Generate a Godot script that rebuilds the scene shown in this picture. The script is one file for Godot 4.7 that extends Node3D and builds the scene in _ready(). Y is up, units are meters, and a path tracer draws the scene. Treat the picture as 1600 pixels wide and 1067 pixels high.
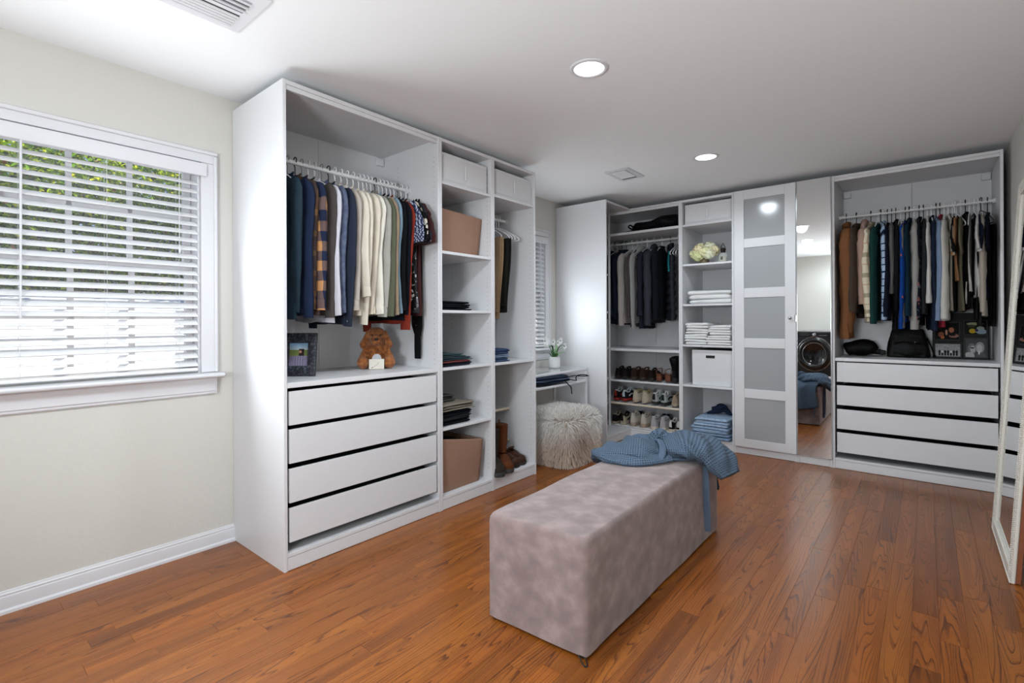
extends Node3D
# A walk-in dressing room: white open wardrobes along two walls, oak floor, velvet bench.
# x runs along the far wall, z towards the camera; the window wall is x = 0, the floor is y = 0.

const H := 2.364
const CEIL := 2.42
const ROOM_W := 3.39
const ZB := -3.639            # front of the far wardrobes
const ZF := 2.65              # wall behind the camera
const DX := 0.584             # front of the left wardrobes

var rng := RandomNumberGenerator.new()
var used := {}
var M := {}
var cache := {}

# ------------------------------------------------------------------ naming
func numbered(n: String) -> String:
	if not used.has(n):
		used[n] = 0
		return n
	used[n] += 1
	return "%s_%03d" % [n, used[n]]

func tag(o: Node, label: String, category: String, group := "", kind := "") -> Node:
	if label: o.set_meta("label", label)
	if category: o.set_meta("category", category)
	if group: o.set_meta("group", group)
	if kind: o.set_meta("kind", kind)
	return o

func thing(called: String, label: String, category: String, at := Vector3.ZERO, turn := 0.0, group := "") -> Node3D:
	var o := Node3D.new()
	o.name = numbered(called)
	add_child(o)
	o.position = at
	o.rotation.y = turn
	tag(o, label, category, group)
	return o

func put(called: String, mesh: Mesh, mat: Material, parent: Node, at := Vector3.ZERO, rot := Vector3.ZERO) -> MeshInstance3D:
	var o := MeshInstance3D.new()
	o.name = numbered(called) if parent == self else called
	o.mesh = mesh
	o.material_override = mat
	parent.add_child(o, true)
	o.position = at
	o.rotation = rot
	return o

func struct(called: String, mesh: Mesh, mat: Material, label: String, category: String, at := Vector3.ZERO) -> MeshInstance3D:
	var o := put(called, mesh, mat, self, at)
	tag(o, label, category, "", "structure")
	return o

# ------------------------------------------------------------------ mesh building
class MB:
	var v := PackedVector3Array()
	var uv := PackedVector2Array()
	var ix := PackedInt32Array()
	func add(p: Vector3, t := Vector2.ZERO) -> int:
		v.append(p)
		uv.append(t)
		return v.size() - 1
	func tri(a: int, b: int, c: int) -> void:
		ix.append_array([a, b, c])
	func quad(a: int, b: int, c: int, d: int) -> void:
		ix.append_array([a, b, c, a, c, d])
	# rows of points; closed joins the last column to the first; caps close the two ends
	func grid(rows: Array, closed := false, cap0 := false, cap1 := false, uvs: Array = []) -> void:
		var base := v.size()
		var n: int = rows[0].size()
		var m := rows.size()
		var along := 0.0
		var cols := n + 1 if closed else n
		for j in m:
			if j > 0: along += rows[j][0].distance_to(rows[j - 1][0])
			var round_ := 0.0
			for i in cols:
				var p: Vector3 = rows[j][i % n]
				if i > 0: round_ += p.distance_to(rows[j][i - 1])
				add(p, uvs[j][i % n] if uvs else Vector2(round_, along))
		for j in m - 1:
			for i in cols - 1:
				var a := base + j * cols + i
				quad(a, a + 1, a + cols + 1, a + cols)
		for e in 2:
			if (e == 0 and cap0) or (e == 1 and cap1):
				var r: Array = rows[0] if e == 0 else rows[m - 1]
				var mid := Vector3.ZERO
				for p in r: mid += p
				mid /= n
				var c := add(mid, uv[base + e * (m - 1) * cols])
				var f := v.size()
				for i in n: add(r[i], uv[base + e * (m - 1) * cols + i])
				for i in n:
					if e == 0: tri(c, f + (i + 1) % n, f + i)
					else: tri(c, f + i, f + (i + 1) % n)
	func box(c: Vector3, s: Vector3, b := 0.0, off := Vector2.ZERO) -> void:
		var h := s / 2
		b = minf(b, minf(h.x, minf(h.y, h.z)) * 0.9)
		var base := v.size()
		# corner k has three vertices: on the face across x, y and z
		for k in 8:
			var g := Vector3(1 if k & 1 else -1, 1 if k & 2 else -1, 1 if k & 4 else -1)
			for ax in 3:
				var p := h - Vector3(b, b, b)
				p[ax] = h[ax]
				p = p * g + c
				add(p, off + (Vector2(p.z, p.y) if ax == 0 else Vector2(p.x, p.z) if ax == 1 else Vector2(p.x, p.y)))
		var out := func(a: int, e: int, f: int) -> void:
			var A := v[base + a]
			var E := v[base + e]
			var F := v[base + f]
			if (E - A).cross(F - A).dot((A + E + F) / 3.0 - c) > 0: tri(base + a, base + f, base + e)
			else: tri(base + a, base + e, base + f)
		for ax in 3:
			var u := 1 << ((ax + 1) % 3)
			var w := 1 << ((ax + 2) % 3)
			for s2 in 2:
				var k := (1 << ax) * s2
				out.call(k * 3 + ax, (k | u) * 3 + ax, (k | u | w) * 3 + ax)
				out.call(k * 3 + ax, (k | u | w) * 3 + ax, (k | w) * 3 + ax)
			if b > 0.0:
				for q in 4:                                     # bevels along this axis
					var k := (u if q & 1 else 0) | (w if q & 2 else 0)
					var e := k | (1 << ax)
					var a1 := (ax + 1) % 3
					var a2 := (ax + 2) % 3
					out.call(k * 3 + a1, e * 3 + a1, e * 3 + a2)
					out.call(k * 3 + a1, e * 3 + a2, k * 3 + a2)
		if b > 0.0:
			for k in 8: out.call(k * 3, k * 3 + 1, k * 3 + 2)
	# tube along a path; radius a number or an array; second radius for flat bands; up tells the flat side
	func tube(path: Array, ra, n := 8, rb = null, up := Vector3.UP, caps := true, fold := 0.0, fk := 5.0, seed_ := 0.0) -> void:
		var rows := []
		var m := path.size()
		for j in m:
			var t: Vector3 = (path[mini(j + 1, m - 1)] - path[maxi(j - 1, 0)]).normalized()
			var side := t.cross(up)
			if side.length() < 0.05: side = t.cross(Vector3.RIGHT if absf(t.x) < 0.9 else Vector3.BACK)
			side = side.normalized()
			var top := side.cross(t).normalized()
			var a: float = ra[j] if ra is Array else ra
			var b: float = a if rb == null else (rb[j] if rb is Array else rb)
			var row := []
			for i in n:
				var q := TAU * i / n
				var k := 1.0 + fold * sin(fk * q + seed_ + j * 0.7) + fold * 0.6 * sin((fk + 2) * q - seed_ * 2 + j * 0.45)
				row.append(path[j] + side * a * cos(q) * (1 + (k - 1) * 0.4) + top * b * sin(q) * k)
			rows.append(row)
		grid(rows, true, caps, caps)
	func lathe(profile: Array, n := 24, at := Vector3.ZERO) -> void:   # profile: Vector2(radius, y)
		var rows := []
		for p in profile:
			var row := []
			for i in n: row.append(at + Vector3(p.x * cos(TAU * i / n), p.y, -p.x * sin(TAU * i / n)))
			rows.append(row)
		grid(rows, true)
	# flat outline (Vector2 list, convex or star-shaped round its middle) given thickness along z
	func slab(outline: Array, z0: float, z1: float, b := 0.0) -> void:
		var mid := Vector2.ZERO
		for p in outline: mid += p
		mid /= outline.size()
		var rows := []
		for q in [[z0, b], [z0 + b, 0.0], [z1 - b, 0.0], [z1, b]]:
			var row := []
			for p in outline:
				var s: Vector2 = p + (mid - p).normalized() * q[1]
				row.append(Vector3(s.x, s.y, q[0]))
			rows.append(row)
		grid(rows, true, true, true)
	func ell(c: Vector3, r: Vector3, n := 14, m := 9) -> void:
		var rows := []
		for j in m + 1:
			var f := -PI / 2 + PI * j / m
			var row := []
			for i in n: row.append(c + Vector3(r.x * cos(f) * cos(TAU * i / n), r.y * sin(f), -r.z * cos(f) * sin(TAU * i / n)))
			rows.append(row)
		grid(rows, true)
	func mesh() -> ArrayMesh:
		var nm := PackedVector3Array()
		nm.resize(v.size())
		var vol := 0.0
		for t in range(0, ix.size(), 3):
			var a := v[ix[t]]
			var b := v[ix[t + 1]]
			var c := v[ix[t + 2]]
			vol += (a - v[0]).dot((b - v[0]).cross(c - v[0]))
		if vol > 0:                                            # front faces run clockwise
			for t in range(0, ix.size(), 3):
				var k := ix[t + 1]
				ix[t + 1] = ix[t + 2]
				ix[t + 2] = k
		for t in range(0, ix.size(), 3):
			var n := (v[ix[t + 2]] - v[ix[t]]).cross(v[ix[t + 1]] - v[ix[t]])
			for k in 3: nm[ix[t + k]] += n
		# columns that meet at the seam of a closed grid share their normal
		var same := {}
		for i in v.size():
			var key := Vector3i(v[i] * 20000.0)
			if same.has(key):
				var j: int = same[key]
				if nm[i].normalized().dot(nm[j].normalized()) > 0.8:
					var s := nm[i] + nm[j]
					nm[i] = s
					nm[j] = s
			else: same[key] = i
		for i in v.size(): nm[i] = nm[i].normalized() if nm[i].length() > 0 else Vector3.UP
		var arr := []
		arr.resize(Mesh.ARRAY_MAX)
		arr[Mesh.ARRAY_VERTEX] = v
		arr[Mesh.ARRAY_NORMAL] = nm
		arr[Mesh.ARRAY_TEX_UV] = uv
		arr[Mesh.ARRAY_INDEX] = ix
		var am := ArrayMesh.new()
		am.add_surface_from_arrays(Mesh.PRIMITIVE_TRIANGLES, arr)
		return am

func bx(s: Vector3, b := 0.0015) -> ArrayMesh:
	var key := "b%.4f %.4f %.4f %.4f" % [s.x, s.y, s.z, b]
	if not cache.has(key):
		var k := MB.new()
		k.box(Vector3.ZERO, s, b)
		cache[key] = k.mesh()
	return cache[key]

# a box part given by its two corners
func slabpart(called: String, a: Vector3, b: Vector3, mat: Material, parent: Node, bevel := 0.0015) -> MeshInstance3D:
	return put(called, bx((b - a).abs(), bevel), mat, parent, (a + b) / 2)

func tubepart(called: String, path: Array, r, mat: Material, parent: Node, n := 8, rb = null, up := Vector3.UP) -> MeshInstance3D:
	var k := MB.new()
	k.tube(path, r, n, rb, up)
	return put(called, k.mesh(), mat, parent)

func lathepart(called: String, prof: Array, mat: Material, parent: Node, at := Vector3.ZERO, n := 24) -> MeshInstance3D:
	var k := MB.new()
	k.lathe(prof, n)
	return put(called, k.mesh(), mat, parent, at)

# smooth curve through points
func curve(pts: Array, n: int) -> Array:
	var out := []
	for i in n + 1:
		var f := float(i) / n * (pts.size() - 1)
		var k := mini(int(f), pts.size() - 2)
		var t := f - k
		var a: Vector3 = pts[maxi(k - 1, 0)]
		var d: Vector3 = pts[mini(k + 2, pts.size() - 1)]
		out.append(pts[k].cubic_interpolate(pts[k + 1], a, d, t))
	return out

func ramp(a: Array, n: int) -> Array:
	var out := []
	for i in n + 1:
		var f := float(i) / n * (a.size() - 1)
		var k := mini(int(f), a.size() - 2)
		out.append(lerpf(a[k], a[k + 1], smoothstep(0.0, 1.0, f - k)))
	return out

# ------------------------------------------------------------------ materials
func mat(col: Color, rough := 0.6, metal := 0.0) -> StandardMaterial3D:
	var m := StandardMaterial3D.new()
	m.albedo_color = col
	m.roughness = rough
	m.metallic = metal
	return m

func noise_tex(freq: float, size := 256, as_normal := false, strength := 4.0, ramp_: Gradient = null, oct := 4, seed_ := 1) -> NoiseTexture2D:
	var n := FastNoiseLite.new()
	n.seed = seed_
	n.frequency = freq
	n.fractal_octaves = oct
	var t := NoiseTexture2D.new()
	t.width = size
	t.height = size
	t.seamless = true
	t.noise = n
	t.as_normal_map = as_normal
	t.bump_strength = strength
	if ramp_: t.color_ramp = ramp_
	return t

func grad(cols: Array) -> Gradient:
	var g := Gradient.new()
	var off := PackedFloat32Array()
	var cc := PackedColorArray()
	for c in cols:
		off.append(c[0])
		cc.append(c[1])
	g.offsets = off
	g.colors = cc
	return g

func picture(w: int, h: int, f: Callable) -> ImageTexture:
	var im := Image.create(w, h, false, Image.FORMAT_RGB8)
	for y in h:
		for x in w: im.set_pixel(x, y, f.call(x, y))
	return ImageTexture.create_from_image(im)

func cloth(col: Color, pattern := "") -> StandardMaterial3D:
	var key := "cloth%s%s" % [col.to_html(), pattern]
	if M.has(key): return M[key]
	var g0 := col.get_luminance()
	var m := mat(col.lerp(Color(g0, g0, g0), 0.14), 0.92)
	m.metallic_specular = 0.25
	m.normal_enabled = true
	m.normal_texture = M.wrinkle
	m.normal_scale = 0.7
	m.uv1_scale = Vector3(3.2, 3.2, 3.2)
	if pattern in ["fleece", "teddy", "knit"]:
		m.normal_texture = M.knit if pattern == "knit" else M.fleece
		m.normal_scale = {"fleece": 0.4, "teddy": 1.2, "knit": 0.7}[pattern]
		m.uv1_scale = Vector3.ONE * float({"fleece": 9.0, "teddy": 11.0, "knit": 11.0}[pattern])
		m.rim_enabled = true
		m.rim = 0.3
		m.rim_tint = 1.0
	elif pattern == "leather":
		m.roughness = 0.5
		m.metallic_specular = 0.3
	elif pattern == "nylon":
		m.roughness = 0.5
	elif pattern == "denim":
		m.albedo_texture = M.denim_tex
	elif pattern != "":
		m.albedo_color = Color.WHITE
		m.albedo_texture = pattern_tex(pattern)
	M[key] = m
	return m

func pattern_tex(kind: String) -> ImageTexture:
	if cache.has("pat" + kind): return cache["pat" + kind]
	rng.seed = hash(kind)
	var t: ImageTexture
	if kind == "flannel":                                     # navy and tan buffalo plaid
		t = picture(126, 126, func(x, y):
			var a: bool = (x / 21) % 2 == 0
			var b: bool = (y / 21) % 2 == 0
			var c := Color(0.12, 0.15, 0.24) if a and b else Color(0.72, 0.52, 0.34) if not a and not b else Color(0.38, 0.31, 0.30)
			return c * (1.0 + 0.08 * sin(x * 1.9) * sin(y * 1.9)))
	elif kind == "brownplaid":
		t = picture(128, 128, func(x, y):
			var c := Color(0.30, 0.22, 0.17)
			if x % 43 < 12: c = c.lerp(Color(0.14, 0.15, 0.2), 0.5)
			if y % 43 < 12: c = c.lerp(Color(0.5, 0.36, 0.22), 0.4)
			return c)
	elif kind == "creamplaid":
		t = picture(128, 128, func(x, y):
			var c := Color(0.80, 0.76, 0.67)
			if x % 64 < 14: c = c.lerp(Color(0.45, 0.41, 0.34), 0.45)
			if y % 64 < 14: c = c.lerp(Color(0.40, 0.37, 0.31), 0.5)
			if x % 64 > 34 and x % 64 < 38: c = c.lerp(Color(0.66, 0.5, 0.36), 0.6)
			if y % 64 > 34 and y % 64 < 38: c = c.lerp(Color(0.66, 0.5, 0.36), 0.6)
			return c)
	elif kind == "bluestripe":
		t = picture(64, 128, func(_x, y): return Color(0.08, 0.10, 0.17) if y % 21 < 3 else Color(0.62, 0.70, 0.80))
	elif kind == "bluedots":
		t = picture(128, 128, func(x, y): return Color(0.66, 0.68, 0.74) if sin(x * 0.62 + sin(y * 0.3) * 2.0) * sin(y * 0.55 + cos(x * 0.21)) > 0.12 else Color(0.13, 0.16, 0.28))
	else:                                                     # prints: dabs of colour on a ground
		var ground := {"floralblack": Color(0.07, 0.07, 0.08), "floralgrey": Color(0.17, 0.17, 0.19), "floralblue": Color(0.07, 0.23, 0.50), "floralnavy": Color(0.08, 0.09, 0.13), "tiepattern": Color(0.06, 0.05, 0.06), "animal": Color(0.05, 0.05, 0.05)}
		var dabs := {"floralblack": [Color(0.78, 0.75, 0.70), Color(0.55, 0.52, 0.46), Color(0.4, 0.42, 0.44)], "floralgrey": [Color(0.74, 0.74, 0.74), Color(0.45, 0.45, 0.47)], "floralblue": [Color(0.80, 0.34, 0.12), Color(0.85, 0.75, 0.6)], "floralnavy": [Color(0.48, 0.30, 0.30), Color(0.30, 0.33, 0.36), Color(0.2, 0.26, 0.3)], "tiepattern": [Color(0.55, 0.38, 0.26)], "animal": [Color(0.70, 0.66, 0.62)]}
		var count := {"floralblue": 5, "tiepattern": 70}
		var im := Image.create(256, 256, false, Image.FORMAT_RGB8)
		im.fill(ground[kind])
		for k in count.get(kind, 46):
			var c: Color = dabs[kind][rng.randi() % dabs[kind].size()]
			var px := rng.randi() % 256
			var py := rng.randi() % 256
			var r := 4 if kind == "tiepattern" else rng.randi_range(8, 17)
			var sq := rng.randf_range(0.35, 0.9)
			var an := rng.randf() * PI
			for dy in range(-r, r + 1):
				for dx in range(-r, r + 1):
					var u := dx * cos(an) + dy * sin(an)
					var w := (-dx * sin(an) + dy * cos(an)) / sq
					if u * u + w * w < r * r * (0.75 + 0.25 * sin(4 * atan2(w, u))): im.set_pixel(posmod(px + dx, 256), posmod(py + dy, 256), c)
		t = ImageTexture.create_from_image(im)
	cache["pat" + kind] = t
	return t

func make_materials() -> void:
	M.wrinkle = noise_tex(0.006, 256, true, 6.0, null, 4, 3)
	M.fleece = noise_tex(0.05, 256, true, 8.0, null, 3, 5)
	M.knit = ImageTexture.create_from_image(knit_map())
	M.denim_tex = noise_tex(0.03, 256, false, 1, grad([[0.2, Color(0.8, 0.82, 0.86)], [0.8, Color(1, 1, 1)]]), 5, 8)
	M.lam = mat(Color(0.835, 0.835, 0.845), 0.38)            # white laminate
	M.lam.metallic_specular = 0.5
	M.rail = mat(Color(0.86, 0.86, 0.86), 0.35)
	M.wall = mat(Color(0.812, 0.803, 0.778), 0.85)
	M.wall.heightmap_enabled = false
	M.wall.normal_enabled = true
	M.wall.normal_texture = noise_tex(0.05, 256, true, 1.2, null, 4, 11)
	M.wall.normal_scale = 0.25
	M.wall.uv1_triplanar = true
	M.wall.uv1_world_triplanar = true
	M.wall.uv1_scale = Vector3(3, 3, 3)
	M.ceil = mat(Color(0.925, 0.93, 0.935), 0.9)
	M.trim = mat(Color(0.845, 0.845, 0.86), 0.35)
	M.slat = mat(Color(0.90, 0.90, 0.90), 0.45)
	M.slat.backlight_enabled = true
	M.slat.backlight = Color(0.18, 0.18, 0.17)
	M.black = mat(Color(0.02, 0.02, 0.022), 0.7)
	M.dark = mat(Color(0.06, 0.06, 0.065), 0.7)
	M.chrome = mat(Color(0.75, 0.75, 0.76), 0.2, 1.0)
	M.wire = mat(Color(0.35, 0.35, 0.36), 0.35, 1.0)
	M.hang_white = mat(Color(0.88, 0.88, 0.89), 0.4)
	M.hang_black = mat(Color(0.03, 0.03, 0.03), 0.7)
	M.mirror = mat(Color(0.92, 0.93, 0.93), 0.015, 1.0)
	M.frost = mat(Color(0.62, 0.63, 0.64), 0.13)
	M.frost.metallic_specular = 0.6
	M.glass = mat(Color(1, 1, 1, 0.05), 0.02)
	M.glass.transparency = BaseMaterial3D.TRANSPARENCY_ALPHA
	M.brown_metal = mat(Color(0.12, 0.08, 0.07), 0.4, 0.6)
	M.whitebox = cloth(Color(0.83, 0.83, 0.84))
	M.whitebox.normal_scale = 0.2
	M.tanbox = cloth(Color(0.60, 0.455, 0.375))
	M.tanbox.normal_scale = 0.35
	M.towel = cloth(Color(0.88, 0.88, 0.88), "fleece")
	# oak: one sheet with eight strips of grain side by side, 83 mm each, 2 m long
	var oak := ImageTexture.create_from_image(oak_sheet())
	M.oak = []
	for c in [Color(1, 1, 1), Color(0.94, 0.93, 0.92), Color(1.0, 0.97, 0.92), Color(0.89, 0.87, 0.85), Color(0.97, 0.94, 0.95), Color(0.84, 0.81, 0.79)]:
		var m := mat(c, 0.30)
		m.albedo_texture = oak
		m.metallic_specular = 0.5
		m.uv1_scale = Vector3(1.0 / 0.664, 0.5, 1)
		m.normal_enabled = true
		m.normal_texture = noise_tex(0.02, 128, true, 1.0, null, 3, 21)
		m.normal_scale = 0.12
		M.oak.append(m)
	# velvet
	M.velvet = mat(Color(1, 1, 1), 0.85)
	M.velvet.albedo_texture = noise_tex(0.013, 512, false, 1, grad([[0.2, Color(0.495, 0.435, 0.43)], [0.5, Color(0.54, 0.475, 0.465)], [0.8, Color(0.60, 0.53, 0.52)]]), 7, 33)
	M.velvet.rim_enabled = true
	M.velvet.rim = 0.5
	M.velvet.rim_tint = 0.6
	M.velvet.metallic_specular = 0.2
	M.velvet.normal_enabled = true
	M.velvet.normal_texture = noise_tex(0.008, 256, true, 5.0, null, 4, 34)
	M.velvet.normal_scale = 0.35
	M.velvet.uv1_triplanar = true
	M.velvet.uv1_scale = Vector3(1.4, 1.4, 1.4)
	# waffle weave
	M.waffle = mat(Color(0.335, 0.40, 0.48), 0.95)
	var wf := Image.create(128, 128, false, Image.FORMAT_RGB8)
	var wa := Image.create(128, 128, false, Image.FORMAT_RGB8)
	for y in 128:
		for x in 128:
			var h := maxf(absf(cos(x * PI / 32)), absf(cos(y * PI / 32)))
			h = smoothstep(0.2, 0.85, h)
			wf.set_pixel(x, y, Color(h, h, h))
			var k := lerpf(0.68, 1.0, h)                     # the weft in the cells is a darker yarn
			wa.set_pixel(x, y, Color(k * 0.98, k, k))
	M.waffle.albedo_texture = ImageTexture.create_from_image(wa)
	M.waffle.heightmap_enabled = true
	M.waffle.heightmap_texture = ImageTexture.create_from_image(wf)
	M.waffle.heightmap_scale = 0.7
	M.waffle.uv1_scale = Vector3(19, 19, 19)
	M.terry = cloth(Color(0.33, 0.40, 0.49), "knit")

func knit_map() -> Image:
	var im := Image.create(128, 128, false, Image.FORMAT_RGB8)
	for y in 128:
		for x in 128:
			var h := 0.5 + 0.25 * sin(x * TAU / 8.0) + 0.25 * sin(y * TAU / 8.0 + sin(x * TAU / 16) * 1.5)
			im.set_pixel(x, y, Color(h, h, h))
	im.bump_map_to_normal_map(3.0)
	return im

func oak_sheet() -> Image:
	var W := 768
	var L := 1536
	var n := FastNoiseLite.new()
	n.seed = 5
	n.frequency = 1.0
	n.fractal_octaves = 2
	var n2 := FastNoiseLite.new()
	n2.seed = 9
	n2.frequency = 1.0
	n2.fractal_octaves = 2
	var by := PackedByteArray()
	by.resize(W * L * 3)
	var light := Vector3(0.325, 0.103, 0.0155)
	var dark := Vector3(0.085, 0.021, 0.005)
	for y in L:
		var ym := y * 2.0 / L                                  # metres
		for x in W:
			var lane := x * 8 / W
			var xm := (x - lane * 96) / 96.0 - 0.5             # across the strip, -0.5 .. 0.5
			var k := lane * 17.3
			var f: float
			var wob := n.get_noise_2d(xm * 1.3 + k, ym * 1.2)
			if lane % 4 == 3:                                  # quarter-sawn: straight lines
				f = xm * 7.0 + wob * 1.2 + n.get_noise_2d(k, ym * 0.7) * 2.0
			else:                                              # cathedral arches
				var xc := 0.35 * sin(k) + 0.25 * sin(ym * 2.1 + k)
				var q := xm - xc
				f = ym * (4.2 + 2.0 * sin(k * 3.0)) * (1.0 if lane % 2 == 0 else -1.0) + q * q * (16.0 + 6.0 * sin(k * 5.0)) + wob * 1.7
			var fr := f - floorf(f)
			var f2 := f * 3.0 + wob * 2.0
			var fr2 := f2 - floorf(f2)
			var line := smoothstep(0.60, 0.95, fr) * (1.0 - smoothstep(0.95, 1.0, fr)) * 0.8 + smoothstep(0.4, 0.9, fr2) * (1.0 - smoothstep(0.9, 1.0, fr2)) * 0.35
			var pore := smoothstep(0.25, 0.6, n2.get_noise_2d(x * 0.55, y * 0.02 + k)) * (0.35 + 0.65 * line)
			var tone := 0.5 + 0.5 * n2.get_noise_2d(xm * 1.2 + k * 3.0, ym * 1.1)
			var d := clampf(line * 0.92 + pore * 0.45 + (tone - 0.5) * 0.8, 0.0, 1.0)
			var c := light.lerp(dark, d)
			var o := (y * W + x) * 3
			var s := Color(c.x, c.y, c.z).linear_to_srgb()
			by[o] = int(s.r * 255)
			by[o + 1] = int(s.g * 255)
			by[o + 2] = int(s.b * 255)
	return Image.create_from_data(W, L, false, Image.FORMAT_RGB8, by)

# ------------------------------------------------------------------ camera, sky, sun, exposure
func _ready() -> void:
	rng.seed = 7
	var cam := Camera3D.new()
	cam.name = "camera"
	cam.position = Vector3(2.9426, 1.197, 1.1351)
	cam.basis = Basis(Vector3.UP, 0.6927) * Basis(Vector3(0, 0, 1), -0.004)
	cam.projection = Camera3D.PROJECTION_FRUSTUM
	cam.near = 0.05
	cam.far = 200.0
	cam.size = 1067.0 / 779.875 * 0.05
	cam.frustum_offset = Vector2(0.0, -(533.5 - 502.19) / 779.875 * 0.05)
	cam.current = true
	add_child(cam)
	var we := WorldEnvironment.new()
	we.name = "environment"
	var env := Environment.new()
	var sm := ProceduralSkyMaterial.new()
	sm.sky_top_color = Color(0.42, 0.60, 0.86)
	sm.sky_horizon_color = Color(0.86, 0.90, 0.94)
	sm.ground_bottom_color = Color(0.30, 0.31, 0.26)
	sm.ground_horizon_color = Color(0.62, 0.64, 0.60)
	sm.energy_multiplier = 1.0
	var sky := Sky.new()
	sky.sky_material = sm
	env.background_mode = Environment.BG_SKY
	env.sky = sky
	env.background_energy_multiplier = 1.5
	env.tonemap_mode = Environment.TONE_MAPPER_LINEAR
	env.tonemap_exposure = 0.80
	env.sdfgi_enabled = true
	env.ssao_enabled = true
	env.ssil_enabled = true
	we.environment = env
	add_child(we)
	var sun := DirectionalLight3D.new()
	sun.name = "sun"
	sun.light_energy = 3.4
	sun.light_color = Color(1.0, 0.97, 0.92)
	sun.light_angular_distance = 0.6
	sun.shadow_enabled = true
	add_child(sun)
	sun.look_at_from_position(Vector3.ZERO, Vector3(0.40, -0.80, 0.30))
	daylight("window_light", Vector3(0.12, 1.24, 0.60), Vector3(1, 0.14, 0), WINDOW_ENERGY)
	daylight("window_light_far", Vector3(0.10, 1.24, -2.525), Vector3(1, 0.14, 0), WINDOW_ENERGY * 0.38)
	daylight("window_light_behind", Vector3(2.40, 1.30, ZF - 0.28), Vector3(0, 0.5, -1), WINDOW_ENERGY * 3.4)
	make_materials()
	build_room()
	build_windows()
	build_outside()
	build_wardrobes()
	build_ceiling_fittings()
	build_bench()
	build_robe()
	build_pouf()
	build_table()
	build_floor_mirror()
	build_dryer()
	fill_first_unit()
	fill_shelf_units()
	fill_far_units()
	fill_right_unit()

const LAMP_ENERGY := 2.0
const WINDOW_ENERGY := 2.4

# daylight that the sunlit blind throws into the room, as large as the window and tilted up as the slats send it
func daylight(called: String, at: Vector3, towards: Vector3, energy: float) -> void:
	var a := AreaLight3D.new()
	a.name = called
	a.area_size = Vector2(0.70, 0.60)
	a.area_normalize_energy = true
	a.light_energy = energy
	a.light_color = Color(0.95, 0.98, 1.0)
	a.area_range = 12.0
	a.area_attenuation = 2.0
	a.shadow_enabled = true
	add_child(a)
	a.look_at_from_position(at, at + towards)

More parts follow.
